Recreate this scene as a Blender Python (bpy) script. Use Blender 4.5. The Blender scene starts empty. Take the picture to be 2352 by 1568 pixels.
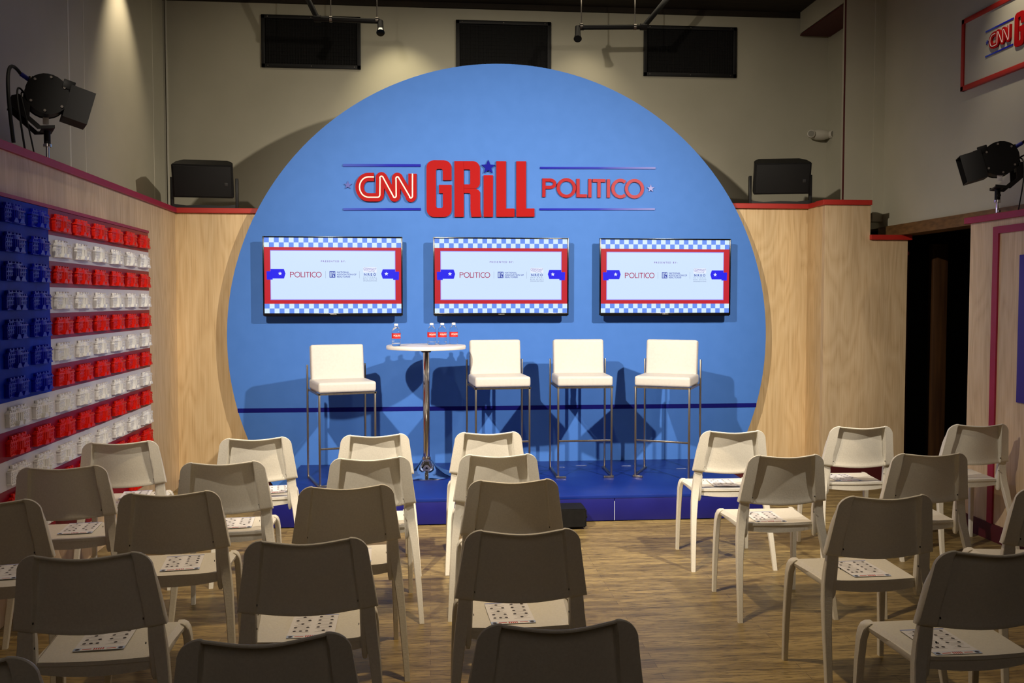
import bpy, bmesh, math, random
from mathutils import Vector, Matrix
random.seed(7)
pi = math.pi
SC = bpy.context.scene
COL = SC.collection

# ------------------------------------------------------------------ camera
CAM_H = 1.54
FPX = 2100.0
PITCH = math.atan((784 - 690) / FPX)
YAW = math.radians(5.18)
cd = bpy.data.cameras.new('camera'); cam = bpy.data.objects.new('camera', cd); COL.objects.link(cam)
cd.sensor_width = 36; cd.lens = FPX / 2352 * 36; cd.clip_end = 60; cd.clip_start = 0.05
cam.location = (0, 0, CAM_H); cam.rotation_euler = (pi / 2 - PITCH, 0, -YAW)
SC.camera = cam

# ------------------------------------------------------------------ exposure, world
SC.view_settings.view_transform = 'Standard'
SC.view_settings.look = 'None'
SC.view_settings.exposure = 0.0
SC.view_settings.gamma = 1
SC.view_settings.use_curve_mapping = False
w = bpy.data.worlds.new('world'); SC.world = w; w.use_nodes = True
w.node_tree.nodes['Background'].inputs[0].default_value = (1.0, 0.82, 0.66, 1)
w.node_tree.nodes['Background'].inputs[1].default_value = 0.008

WARM = (1.0, 0.86, 0.66)
def spot(name, loc, target, power, size_deg, blend=0.3, color=WARM, radius=0.05):
    l = bpy.data.lights.new(name, 'SPOT'); l.energy = power; l.color = color
    l.spot_size = math.radians(size_deg); l.spot_blend = blend; l.shadow_soft_size = radius
    o = bpy.data.objects.new(name, l); COL.objects.link(o)
    o.location = loc
    o.rotation_euler = (Vector(target) - Vector(loc)).to_track_quat('-Z', 'Y').to_euler()
    return o
# ceiling spots of the room (all above the frame)
spot('stage_key_left', (-1.5, 2.7, 3.85), (1.1, 7.6, 0.75), 1220, 76, 1.0, (1.0, .88, .72), 0.05)
spot('stage_key_right', (3.1, 3.1, 3.85), (0.2, 7.6, 0.75), 1220, 76, 1.0, (1.0, .88, .72), 0.05)
spot('ceiling_spot_main', (0.35, 3.9, 4.2), (0.5, 4.8, 0.4), 440, 84, 1.0, (1.0, .76, .48), 0.07)
spot('ceiling_spot_right', (3.2, 5.6, 4.2), (1.6, 4.2, 0.0), 60, 80, 1.0, WARM, 0.08)
spot('ceiling_spot_left', (-1.6, 5.6, 4.2), (-0.4, 4.2, 0.0), 50, 80, 1.0, WARM, 0.08)
spot('wall_spot_left', (-0.28, 8.3, 4.2), (-0.26, 8.9, 3.3), 30, 74, 0.9, (1.0, .86, .55), 0.03)
spot('wall_spot_center', (1.5, 8.3, 4.2), (1.5, 8.9, 3.3), 12, 74, 0.9, (1.0, .84, .58), 0.03)
spot('wall_spot_side', (-2.1, 7.55, 4.33), (-2.43, 7.62, 3.3), 60, 70, 0.9, (1.0, .82, .58), 0.03)
spot('wall_spot_sign', (3.5, 5.7, 4.25), (3.95, 5.65, 3.3), 48, 78, 0.9, WARM, 0.03)
def area(name, loc, rot, sx, sy, power, color):
    l = bpy.data.lights.new(name, 'AREA'); l.shape = 'RECTANGLE'; l.size = sx; l.size_y = sy
    l.energy = power; l.color = color
    o = bpy.data.objects.new(name, l); COL.objects.link(o); o.location = loc; o.rotation_euler = rot
    return o
area('overhead_fill', (0.5, 5.0, 4.15), (0, 0, 0), 5, 4, 2, (1.0, .86, .68))  # soft overhead fill, added to lift the whole room
area('wall_wash_fill', (0.6, 8.15, 4.25), (math.radians(20), 0, 0), 5.0, .2, 5, (1.0, .86, .62))  # added fill strip that brightens the upper back wall
area('rear_fill', (0.3, -1.5, 3.4), (math.radians(55), 0, 0), 3, 1.5, 7.5, (1.0, .80, .66))  # added fill from behind the camera, lifts the near chairs

# ------------------------------------------------------------------ pixel helpers (rays of the photograph onto real planes)
_fw = Vector((math.sin(YAW) * math.cos(PITCH), math.cos(YAW) * math.cos(PITCH), -math.sin(PITCH)))
_rt = Vector((math.cos(YAW), -math.sin(YAW), 0)); _up = _rt.cross(_fw)
def ray(x, y): return _rt * ((x - 1176) / FPX) - _up * ((y - 784) / FPX) + _fw
def at_y(x, y, Y): d = ray(x, y); return d * (Y / d.y) + Vector((0, 0, CAM_H))
def at_z(x, y, z): d = ray(x, y); return d * ((z - CAM_H) / d.z) + Vector((0, 0, CAM_H))
def at_x(x, y, X): d = ray(x, y); return d * (X / d.x) + Vector((0, 0, CAM_H))

# ------------------------------------------------------------------ materials
def mat(name, color, rough=0.5, metal=0.0, spec=0.5, emit=None, estr=1.0, trans=0.0, ior=1.45, coat=0.0):
    m = bpy.data.materials.new(name); m.use_nodes = True
    b = m.node_tree.nodes['Principled BSDF']
    b.inputs['Base Color'].default_value = (*color, 1)
    b.inputs['Roughness'].default_value = rough
    b.inputs['Metallic'].default_value = metal
    b.inputs['Specular IOR Level'].default_value = spec
    b.inputs['Transmission Weight'].default_value = trans
    b.inputs['IOR'].default_value = ior
    b.inputs['Coat Weight'].default_value = coat
    if emit:
        b.inputs['Emission Color'].default_value = (*emit, 1)
        b.inputs['Emission Strength'].default_value = estr
    return m
def nodes(m): return m.node_tree.nodes, m.node_tree.links, m.node_tree.nodes['Principled BSDF']
def noise_vary(m, c1, c2, scale=(1, 1, 1), nscale=5, detail=4, lo=.3, hi=.7, bump=0.0, rough=None, dist=0.0):
    n, l, b = nodes(m)
    tc = n.new('ShaderNodeTexCoord'); mp = n.new('ShaderNodeMapping'); mp.inputs['Scale'].default_value = scale
    no = n.new('ShaderNodeTexNoise'); no.inputs['Scale'].default_value = nscale; no.inputs['Detail'].default_value = detail
    no.inputs['Distortion'].default_value = dist
    cr = n.new('ShaderNodeValToRGB')
    cr.color_ramp.elements[0].position = lo; cr.color_ramp.elements[1].position = hi
    cr.color_ramp.elements[0].color = (*c1, 1); cr.color_ramp.elements[1].color = (*c2, 1)
    l.new(tc.outputs['Object'], mp.inputs[0]); l.new(mp.outputs[0], no.inputs['Vector'])
    l.new(no.outputs['Fac'], cr.inputs[0]); l.new(cr.outputs[0], b.inputs['Base Color'])
    if bump:
        bp = n.new('ShaderNodeBump'); bp.inputs['Strength'].default_value = bump; bp.inputs['Distance'].default_value = .002
        l.new(no.outputs['Fac'], bp.inputs['Height']); l.new(bp.outputs[0], b.inputs['Normal'])
    return m
def wood_mat(name, c_lo, c_mid, c_hi, seed=0.0):
    m = mat(name, c_mid, .48); n, l, b = nodes(m)
    tc = n.new('ShaderNodeTexCoord'); mp = n.new('ShaderNodeMapping')
    mp.inputs['Scale'].default_value = (1.6, 1.6, .32); mp.inputs['Location'].default_value = (seed, seed * .7, seed * .3)
    l.new(tc.outputs['Object'], mp.inputs[0])
    big = n.new('ShaderNodeTexNoise'); big.inputs['Scale'].default_value = 2.6; big.inputs['Detail'].default_value = 2
    l.new(mp.outputs[0], big.inputs['Vector'])
    # cathedral figure: contour lines of a smooth stretched field
    mul = n.new('ShaderNodeMath'); mul.operation = 'MULTIPLY'; mul.inputs[1].default_value = 20
    fr = n.new('ShaderNodeMath'); fr.operation = 'PINGPONG'; fr.inputs[1].default_value = 1
    l.new(big.outputs['Fac'], mul.inputs[0]); l.new(mul.outputs[0], fr.inputs[0])
    mp2 = n.new('ShaderNodeMapping'); mp2.inputs['Scale'].default_value = (120, 120, 3)
    l.new(tc.outputs['Object'], mp2.inputs[0])
    fine = n.new('ShaderNodeTexNoise'); fine.inputs['Scale'].default_value = 1.0; fine.inputs['Detail'].default_value = 5
    l.new(mp2.outputs[0], fine.inputs['Vector'])
    fm = n.new('ShaderNodeMath'); fm.operation = 'MULTIPLY'; fm.inputs[1].default_value = .5; l.new(fine.outputs['Fac'], fm.inputs[0])
    mix = n.new('ShaderNodeMath'); mix.operation = 'MULTIPLY_ADD'; mix.inputs[1].default_value = .14
    l.new(fr.outputs[0], mix.inputs[0]); l.new(fm.outputs[0], mix.inputs[2])
    cr = n.new('ShaderNodeValToRGB'); e = cr.color_ramp.elements
    e[0].position = .06; e[0].color = (*c_lo, 1); e[1].position = .44; e[1].color = (*c_hi, 1)
    k = e.new(.28); k.color = (*c_mid, 1)
    l.new(mix.outputs[0], cr.inputs[0])
    # broad tone variation of veneer leaves
    mp3 = n.new('ShaderNodeMapping'); mp3.inputs['Scale'].default_value = (2.2, 2.2, .35)
    l.new(tc.outputs['Object'], mp3.inputs[0])
    br = n.new('ShaderNodeTexNoise'); br.inputs['Scale'].default_value = 1.5; l.new(mp3.outputs[0], br.inputs['Vector'])
    hs = n.new('ShaderNodeHueSaturation'); mr = n.new('ShaderNodeMapRange')
    mr.inputs[1].default_value = .3; mr.inputs[2].default_value = .7; mr.inputs[3].default_value = .85; mr.inputs[4].default_value = 1.12
    l.new(br.outputs['Fac'], mr.inputs[0]); l.new(mr.outputs[0], hs.inputs['Value']); l.new(cr.outputs[0], hs.inputs['Color'])
    l.new(hs.outputs[0], b.inputs['Base Color'])
    return m
M = {}
M['wall'] = noise_vary(mat('wall_paint', (.5, .47, .38), .8), (.41, .392, .305), (.44, .42, .33), nscale=3)
M['seam'] = mat('pale_seam_paint', (.62, .60, .50), .8)
M['wood'] = wood_mat('maple_plywood', (.46, .29, .13), (.66, .47, .245), (.74, .55, .31), 0.0)
M['wood2'] = wood_mat('maple_plywood_second', (.46, .29, .13), (.66, .47, .245), (.74, .55, .31), 5.3)
M['wood3'] = wood_mat('maple_plywood_third', (.42, .28, .15), (.60, .44, .26), (.68, .52, .33), 11.7)
M['red'] = noise_vary(mat('red_paint', (.42, .02, .012), .5), (.40, .018, .012), (.45, .024, .015), nscale=6)
M['crimson'] = noise_vary(mat('crimson_paint', (.3, .01, .05), .5), (.28, .008, .035), (.33, .012, .05), nscale=6)
M['blue'] = noise_vary(mat('disc_blue_paint', (.1, .22, .62), .62, spec=.25), (.060, .188, .585), (.066, .200, .615), nscale=9, bump=.05)
M['navy'] = mat('navy_stripe', (.006, .007, .16), .6, spec=.1)
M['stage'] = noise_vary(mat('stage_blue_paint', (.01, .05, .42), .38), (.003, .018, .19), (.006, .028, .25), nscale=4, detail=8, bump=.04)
M['stage_shaded'] = noise_vary(mat('stage_blue_shaded_front', (.012, .02, .30), .42), (.005, .006, .13), (.008, .010, .17), nscale=4)  # deck blue darkened: shade on the upright boards put into the colour
M['darkred'] = mat('dark_red_paint', (.075, .006, .008), .6)
M['black'] = noise_vary(mat('black_plastic', (.008, .008, .008), .6, 0, .3), (.003, .003, .003), (.006, .006, .006), nscale=30)
M['blackm'] = mat('black_metal', (.009, .009, .0095), .5, 0, .35)
M['grille'] = mat('black_grille', (.004, .004, .004), .8)
M['bezel'] = mat('tv_bezel', (.004, .004, .006), .18, 0, .5)
M['chrome'] = mat('chrome', (.75, .75, .76), .06, 1.0)
M['steel'] = noise_vary(mat('brushed_steel', (.30, .275, .25), .3, 1.0), (.28, .255, .23), (.36, .33, .30), (1, 1, .05), 80)
M['leather'] = noise_vary(mat('white_leatherette', (.78, .76, .72), .45), (.58, .56, .53), (.62, .60, .57), nscale=60, bump=.08)
M['tabletop'] = mat('white_laminate', (.80, .77, .74), .35)
M['chair'] = noise_vary(mat('white_plastic', (.74, .71, .62), .5), (.70, .67, .585), (.76, .73, .64), nscale=140, detail=2, bump=.25)
M['screw'] = mat('dark_screw', (.02, .02, .02), .4, .6)
M['paper'] = mat('paper', (.80, .79, .80), .7)
M['ink'] = mat('paper_ink', (.04, .03, .035), .7)
M['inkgrey'] = mat('paper_grey_ink', (.33, .31, .32), .7)
M['inkblue'] = mat('paper_blue_ink', (.10, .17, .55), .7)
M['inklight'] = mat('paper_light_blue_ink', (.42, .52, .75), .7)
M['inkred'] = mat('paper_red_ink', (.5, .05, .04), .7)
M['cap'] = mat('white_cap', (.85, .85, .85), .35)
M['water'] = mat('clear_bottle', (.95, .98, 1.0), .02, trans=1.0, ior=1.30)
M['label'] = mat('red_label', (.60, .025, .02), .4)
M['white'] = mat('white_print', (.85, .84, .82), .5)
M['redletter'] = mat('red_letter', (.36, .004, .005), .55, spec=.12)
M['letteredge'] = mat('letter_edge_dark', (.03, .02, .06), .6)
M['cream'] = mat('cream_inline', (.85, .76, .68), .5)
M['bluestar'] = mat('blue_star', (.006, .006, .28), .55, spec=.1)
M['midstar'] = mat('mid_blue_star', (.06, .08, .40), .5)
M['palestar'] = mat('pale_star', (.30, .30, .66), .5)
M['flagred'] = noise_vary(mat('red_plastic_sheet', (.32, .004, .02), .34, spec=.2), (.21, .002, .013), (.28, .004, .02), nscale=3, bump=.05)
M['flagwhite'] = noise_vary(mat('white_plastic_sheet', (.62, .61, .64), .3), (.58, .57, .60), (.66, .65, .68), nscale=3, bump=.05)
M['flagblue'] = noise_vary(mat('blue_plastic_sheet', (.006, .015, .26), .45, spec=.08), (.001, .010, .26), (.008, .040, .60), nscale=4, dist=.6, bump=.08)
M['relred'] = mat('red_plastic_relief', (.66, .012, .004), .36, spec=.3)
M['relwhite'] = mat('white_plastic_relief', (.80, .80, .78), .25)
M['relblue'] = mat('blue_plastic_relief', (.002, .008, .42), .34, spec=.25)
M['purple'] = mat('blue_panel', (.02, .01, .28), .5)
M['oak'] = noise_vary(mat('brown_wood', (.09, .04, .016), .5), (.035, .014, .006), (.075, .032, .010), (12, 12, .6), 3)
M['beam'] = noise_vary(mat('brown_beam', (.14, .07, .025), .55), (.10, .05, .016), (.18, .09, .03), (1, 6, 20), 2)
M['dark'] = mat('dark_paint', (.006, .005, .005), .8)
M['ceil'] = noise_vary(mat('dark_ceiling', (.02, .014, .010), .8), (.014, .010, .007), (.028, .019, .012), (1, 8, 1), 3)
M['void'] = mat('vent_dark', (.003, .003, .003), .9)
M['pale'] = mat('pale_fixture', (.55, .52, .44), .4)
M['cableblue'] = mat('blue_connector', (.01, .02, .30), .4)
M['yellow'] = mat('yellow_plastic', (.45, .30, .01), .4)
M['tape'] = mat('white_tape', (.45, .52, .7), .6)

def gradient_mat(name, stops, axis='X', rough=.5):
    m = mat(name, stops[0][1], rough, spec=.12); n, l, b = nodes(m)
    tc = n.new('ShaderNodeTexCoord'); sp = n.new('ShaderNodeSeparateXYZ'); cr = n.new('ShaderNodeValToRGB')
    l.new(tc.outputs['Generated'], sp.inputs[0]); l.new(sp.outputs[axis], cr.inputs[0]); l.new(cr.outputs[0], b.inputs['Base Color'])
    e = cr.color_ramp.elements
    e[0].position, e[0].color = stops[0][0], (*stops[0][1], 1); e[1].position, e[1].color = stops[-1][0], (*stops[-1][1], 1)
    for p, c in stops[1:-1]:
        k = e.new(p); k.color = (*c, 1)
    return m
M['bar_l'] = gradient_mat('rule_print_left', [(0, (.05, .09, .48)), (.6, (.012, .016, .40)), (1, (.01, .01, .36))])
M['bar_r'] = gradient_mat('rule_print_right', [(0, (.01, .01, .38)), (.5, (.03, .04, .44)), (1, (.24, .26, .62))])
def emis(name, c, s=1.0):
    m = bpy.data.materials.new(name); m.use_nodes = True; n = m.node_tree.nodes
    b = n['Principled BSDF']; b.inputs['Base Color'].default_value = (.01, .01, .01, 1); b.inputs['Roughness'].default_value = .25
    b.inputs['Emission Color'].default_value = (*c, 1); b.inputs['Emission Strength'].default_value = s
    return m
M['s_pale'] = emis('screen_pale_blue', (.62, .78, 1.0), 1.0)
M['s_check1'] = emis('screen_check_light', (.68, .86, 1.0), 1.0)
M['s_check2'] = emis('screen_check_blue', (.13, .28, .90), 1.0)
M['s_red'] = emis('screen_red', (.55, .006, .022), 1.0)
M['s_lav'] = emis('screen_lavender', (.30, .27, .9), 1.0)
M['s_blue'] = emis('screen_ribbon_blue', (.004, .003, .85), 1.0)
M['s_white'] = emis('screen_white', (.8, .85, 1.0), 1.0)
M['s_crim'] = emis('screen_crimson', (.38, .008, .09), 1.0)
M['s_navy'] = emis('screen_navy', (.02, .05, .40), 1.0)
M['s_purp'] = emis('screen_purple', (.16, .04, .45), 1.0)
M['s_grey'] = emis('screen_grey', (.16, .20, .38), 1.0)

def floor_mat():
    m = mat('worn_oak_floor', (.3, .2, .1), .42); n, l, b = nodes(m)
    tc = n.new('ShaderNodeTexCoord')
    br = n.new('ShaderNodeTexBrick'); br.inputs['Scale'].default_value = 1.0
    br.inputs['Brick Width'].default_value = .95; br.inputs['Row Height'].default_value = .057
    br.inputs['Mortar Size'].default_value = .0012; br.inputs['Mortar Smooth'].default_value = .3
    br.inputs['Color1'].default_value = (.31, .23, .095, 1); br.inputs['Color2'].default_value = (.20, .145, .060, 1)
    br.inputs['Mortar'].default_value = (.12, .075, .035, 1); br.offset = .37; br.inputs['Bias'].default_value = -.1
    l.new(tc.outputs['Object'], br.inputs['Vector'])
    mp = n.new('ShaderNodeMapping'); mp.inputs['Scale'].default_value = (7, 75, 1); l.new(tc.outputs['Object'], mp.inputs[0])
    gr = n.new('ShaderNodeTexNoise'); gr.inputs['Scale'].default_value = 1.6; gr.inputs['Detail'].default_value = 8; gr.inputs['Roughness'].default_value = .65
    l.new(mp.outputs[0], gr.inputs['Vector'])
    cr = n.new('ShaderNodeValToRGB'); e = cr.color_ramp.elements
    e[0].position = .38; e[0].color = (.24, .22, .18, 1); e[1].position = .50; e[1].color = (1.1, 1.1, 1.05, 1)
    l.new(gr.outputs['Fac'], cr.inputs[0])
    mx = n.new('ShaderNodeMix'); mx.data_type = 'RGBA'; mx.blend_type = 'MULTIPLY'; mx.inputs[0].default_value = .85
    l.new(br.outputs['Color'], mx.inputs[6]); l.new(cr.outputs[0], mx.inputs[7])
    # worn dark patches
    mp2 = n.new('ShaderNodeMapping'); mp2.inputs['Scale'].default_value = (1.6, 12, 1); l.new(tc.outputs['Object'], mp2.inputs[0])
    pt = n.new('ShaderNodeTexNoise'); pt.inputs['Scale'].default_value = 1.7; pt.inputs['Detail'].default_value = 9; l.new(mp2.outputs[0], pt.inputs['Vector'])
    cr2 = n.new('ShaderNodeValToRGB'); e = cr2.color_ramp.elements
    e[0].position = .38; e[0].color = (.62, .60, .57, 1); e[1].position = .56; e[1].color = (1, 1, 1, 1)
    l.new(pt.outputs['Fac'], cr2.inputs[0])
    mx2 = n.new('ShaderNodeMix'); mx2.data_type = 'RGBA'; mx2.blend_type = 'MULTIPLY'; mx2.inputs[0].default_value = 1
    l.new(mx.outputs[2], mx2.inputs[6]); l.new(cr2.outputs[0], mx2.inputs[7]); l.new(mx2.outputs[2], b.inputs['Base Color'])
    bp = n.new('ShaderNodeBump'); bp.inputs['Strength'].default_value = .25; bp.inputs['Distance'].default_value = .002
    l.new(gr.outputs['Fac'], bp.inputs['Height']); l.new(bp.outputs[0], b.inputs['Normal'])
    return m
M['floor'] = floor_mat()

# ------------------------------------------------------------------ mesh helpers
class MB:
    def __init__(s): s.bm = bmesh.new(); s.mats = []
    def mi(s, m):
        if m is None: return 0
        if m not in s.mats: s.mats.append(m)
        return s.mats.index(m)
    def face(s, vs, m=None):
        try: f = s.bm.faces.new(vs)
        except ValueError: return None
        f.material_index = s.mi(m); return f
    def box(s, c, d, m=None, mtx=None, bevel=0.0, seg=2):
        x, y, z = [k / 2 for k in d]
        b2 = bmesh.new()
        bmesh.ops.create_cube(b2, size=1, matrix=Matrix.Diagonal((d[0], d[1], d[2], 1)))
        if bevel: bmesh.ops.bevel(b2, geom=b2.edges[:], offset=bevel, segments=seg, affect='EDGES', profile=.5)
        T = Matrix.Translation(c)
        if mtx is not None: T = T @ mtx
        s.absorb(b2, T, m); return s
    def absorb(s, b2, T, m=None):
        vm = {}
        for v in b2.verts: vm[v] = s.bm.verts.new(T @ v.co)
        i = s.mi(m)
        for f in b2.faces:
            try: g = s.bm.faces.new([vm[v] for v in f.verts]); g.material_index = i
            except ValueError: pass
        b2.free()
    def prism(s, pts, y0, y1, m=None, T=None):
        """outline in (x,z), extruded from y0 to y1"""
        T = T or Matrix.Identity(4)
        a = [s.bm.verts.new(T @ Vector((p[0], y0, p[1]))) for p in pts]
        b = [s.bm.verts.new(T @ Vector((p[0], y1, p[1]))) for p in pts]
        n = len(pts); s.face(a, m); s.face(b[::-1], m)
        for i in range(n): s.face([a[i], b[i], b[(i + 1) % n], a[(i + 1) % n]], m)
        return s
    def ribbon(s, pts, wd, y0, y1, closed=False, m=None, T=None):
        T = T or Matrix.Identity(4); n = len(pts); P = [Vector(p) for p in pts]; rings = []
        for i in range(n):
            if closed: a, b = P[i - 1], P[(i + 1) % n]
            else: a, b = P[max(0, i - 1)], P[min(n - 1, i + 1)]
            d1 = (P[i] - a); d2 = (b - P[i])
            if d1.length < 1e-9: d1 = d2
            if d2.length < 1e-9: d2 = d1
            d1 = d1.normalized(); d2 = d2.normalized(); t = (d1 + d2)
            t = t.normalized() if t.length > 1e-6 else d1
            nn = Vector((-t.y, t.x)); k = 1 / max(.35, nn.dot(Vector((-d1.y, d1.x))))
            o = nn * (wd / 2 * k); l_, r_ = P[i] + o, P[i] - o
            rings.append([s.bm.verts.new(T @ Vector((q.x, yy, q.y))) for q, yy in ((l_, y0), (r_, y0), (r_, y1), (l_, y1))])
        cnt = n if closed else n - 1
        for i in range(cnt):
            A, B = rings[i], rings[(i + 1) % n]
            for k in range(4): s.face([A[k], A[(k + 1) % 4], B[(k + 1) % 4], B[k]], m)
        if not closed: s.face(rings[0][::-1], m); s.face(rings[-1], m)
        return s
    def tube(s, pts, r, m=None, seg=10, T=None, cap=True, radii=None):
        T = T or Matrix.Identity(4); P = [Vector(p) for p in pts]; rings = []; ref = None
        for i, p in enumerate(P):
            t = (P[min(len(P) - 1, i + 1)] - P[max(0, i - 1)]).normalized()
            if ref is None: ref = t.orthogonal().normalized()
            else: ref = (ref - t * ref.dot(t)).normalized()
            bn = t.cross(ref); rr = radii[i] if radii else r
            rings.append([s.bm.verts.new(T @ (p + (ref * math.cos(2 * pi * k / seg) + bn * math.sin(2 * pi * k / seg)) * rr)) for k in range(seg)])
        for A, B in zip(rings, rings[1:]):
            for k in range(seg): s.face([A[k], A[(k + 1) % seg], B[(k + 1) % seg], B[k]], m)
        if cap: s.face(rings[0][::-1], m); s.face(rings[-1], m)
        return s
    def lathe(s, prof, m=None, seg=32, T=None, cap=True):
        T = T or Matrix.Identity(4); rings = []
        for r, z in prof: rings.append([s.bm.verts.new(T @ Vector((r * math.cos(2 * pi * k / seg), r * math.sin(2 * pi * k / seg), z))) for k in range(seg)])
        for A, B in zip(rings, rings[1:]):
            for k in range(seg): s.face([A[k], A[(k + 1) % seg], B[(k + 1) % seg], B[k]], m)
        if cap: s.face(rings[0][::-1], m); s.face(rings[-1], m)
        return s
    def loft(s, secs, m=None, ch=.25, T=None):
        """secs: (cx,cy,cz,hw,hd) chamfered rectangles stacked"""
        T = T or Matrix.Identity(4); rings = []
        for cx, cy, cz, hw, hd in secs:
            c = min(hw, hd) * ch * 2
            o = [(-hw, -hd + c), (-hw + c, -hd), (hw - c, -hd), (hw, -hd + c), (hw, hd - c), (hw - c, hd), (-hw + c, hd), (-hw, hd - c)]
            rings.append([s.bm.verts.new(T @ Vector((cx + a, cy + b, cz))) for a, b in o])
        for A, B in zip(rings, rings[1:]):
            for k in range(8): s.face([A[k], A[(k + 1) % 8], B[(k + 1) % 8], B[k]], m)
        s.face(rings[0][::-1], m); s.face(rings[-1], m)
        return s
    def quad(s, pts, m=None): return s.face([s.bm.verts.new(p) for p in pts], m)
    def build(s, name, material=None, parent=None, smooth=35, loc=None, rot=None):
        bmesh.ops.recalc_face_normals(s.bm, faces=s.bm.faces[:])
        if smooth:
            a = math.radians(smooth)
            for f in s.bm.faces: f.smooth = True
            for e in s.bm.edges:
                if len(e.link_faces) != 2 or e.calc_face_angle(9) > a: e.smooth = False
        me = bpy.data.meshes.new(name); s.bm.to_mesh(me); s.bm.free()
        if material is not None and not s.mats: me.materials.append(material)
        else:
            for m in s.mats: me.materials.append(m)
        o = bpy.data.objects.new(name, me); COL.objects.link(o)
        if parent: o.parent = parent
        if loc: o.location = loc
        if rot: o.rotation_euler = rot
        return o
def tag(o, label, cat, group=None, kind=None):
    o['label'] = label; o['category'] = cat
    if group: o['group'] = group
    if kind: o['kind'] = kind
    return o
def thing(name, label, cat, loc=(0, 0, 0), rz=0, group=None):
    o = bpy.data.objects.new(name, None); COL.objects.link(o); o.empty_display_size = .1
    o.location = loc; o.rotation_euler = (0, 0, rz); return tag(o, label, cat, group)
def kids(o): return [c for c in bpy.data.objects if c.parent == o]
def dup(root, loc=None, rz=None, label=None, group=None):
    r = root.copy(); COL.objects.link(r)
    if loc is not None: r.location = loc
    if rz is not None: r.rotation_euler = (0, 0, rz)
    if label: r['label'] = label
    if group: r['group'] = group
    for ch in kids(root):
        c = ch.copy(); COL.objects.link(c); c.parent = r
        for g in kids(ch):
            d = g.copy(); COL.objects.link(d); d.parent = c
    return r
def struct(name, mb, m, label=None, smooth=0):
    o = mb.build(name, m, smooth=smooth); o['kind'] = 'structure'
    if label: o['label'] = label
    return o
def rounded(pts, seg=6):
    """pts: (x,z,r) -> polygon with rounded corners"""
    out = []; n = len(pts)
    for i in range(n):
        x, z, r = pts[i]; p = Vector((x, z))
        if r <= 0: out.append((x, z)); continue
        a = (Vector(pts[i - 1][:2]) - p); b = (Vector(pts[(i + 1) % n][:2]) - p)
        a.normalize(); b.normalize()
        half = math.acos(max(-1, min(1, a.dot(b)))) / 2
        d = r / math.tan(half); c = p + (a + b).normalized() * (r / math.sin(half))
        s = p + a * d - c; e = p + b * d - c
        a0 = math.atan2(s.y, s.x); a1 = math.atan2(e.y, e.x); da = (a1 - a0 + pi) % (2 * pi) - pi
        for k in range(seg + 1):
            t = a0 + da * k / seg; out.append((c.x + r * math.cos(t), c.y + r * math.sin(t)))
    return out
def star_pts(cx, cz, R, inner=.40, rot=0):
    return [(cx + (R if k % 2 == 0 else R * inner) * math.sin(rot + k * pi / 5), cz + (R if k % 2 == 0 else R * inner) * math.cos(rot + k * pi / 5)) for k in range(10)]
def text_into(mb, body, size, x, z, y0, m, align='LEFT', spacing=1.0, T=None, bold=0.0, flip=False):
    """flat text in the x,z plane facing -y at y0 added to mb"""
    cu = bpy.data.curves.new('t', 'FONT'); cu.body = body; cu.size = size; cu.align_x = align; cu.space_character = spacing
    cu.offset = bold + size * .012; cu.resolution_u = 3; cu.align_y = 'CENTER'
    o = bpy.data.objects.new('t', cu); COL.objects.link(o)
    bpy.context.view_layer.update()
    me = bpy.data.meshes.new_from_object(o.evaluated_get(bpy.context.evaluated_depsgraph_get()))
    T = T or Matrix.Identity(4); vs = [mb.bm.verts.new(T @ Vector((x + v.co.x, y0, z + v.co.y))) for v in me.vertices]
    for p in me.polygons: mb.face([vs[i] for i in p.vertices], m)
    bpy.data.objects.remove(o); bpy.data.curves.remove(cu); bpy.data.meshes.remove(me)

# ================================================================== STRUCTURE
YD = 7.62                    # front face of the round backdrop
YW = 8.90                    # painted back wall
ZC = 4.375                    # ceiling
Y_L = Y_R = 7.73; Z_L = at_y(402, 489, Y_L).z       # plywood wall left of the disc and its cap underside
Z_R = at_y(1856, 480, Y_R).z
CAPT = .042
mb = MB(); mb.box((1.5, 3.5, -.05), (11, 15, .1)); struct('floor', mb, M['floor'])
XL = at_y(387, 470, YW).x    # painted left wall
mb = MB(); mb.box((1.5, YW + .05, ZC / 2), (9.5, .1, ZC + .2)); struct('wall_back', mb, M['wall'])
mb = MB(); mb.box((XL - .05, 4.3, ZC / 2), (.1, 9.0, ZC + .2))
wl = struct('wall_left', mb, M['wall'])
for i, (px, wd) in enumerate(((160, .012), (195, .004), (352, .004))):
    p = at_x(px, 250, XL)
    mb = MB(); mb.box((XL + .001, p.y, 3.33), (.002, wd * 2, 2.08))
    o = struct('trim_%d' % (i + 1), mb, M['seam'])
mb = MB(); mb.box((XL + .006, YW - .006, 3.3), (.012, .012, 2.1)); struct('trim_4', mb, M['seam'])
mb = MB(); mb.box((1.5, 4.0, ZC + .05), (11, 13, .1)); struct('ceiling', mb, M['ceil'])
mb = MB(); mb.box((1.5, YW - .02, ZC - .02), (9.3, .04, .05)); struct('trim_5', mb, M['ceil'])
mb = MB(); mb.box((1.5, -3.0, 2.1), (11, .1, 4.4)); struct('wall_rear', mb, M['wall'])

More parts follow.
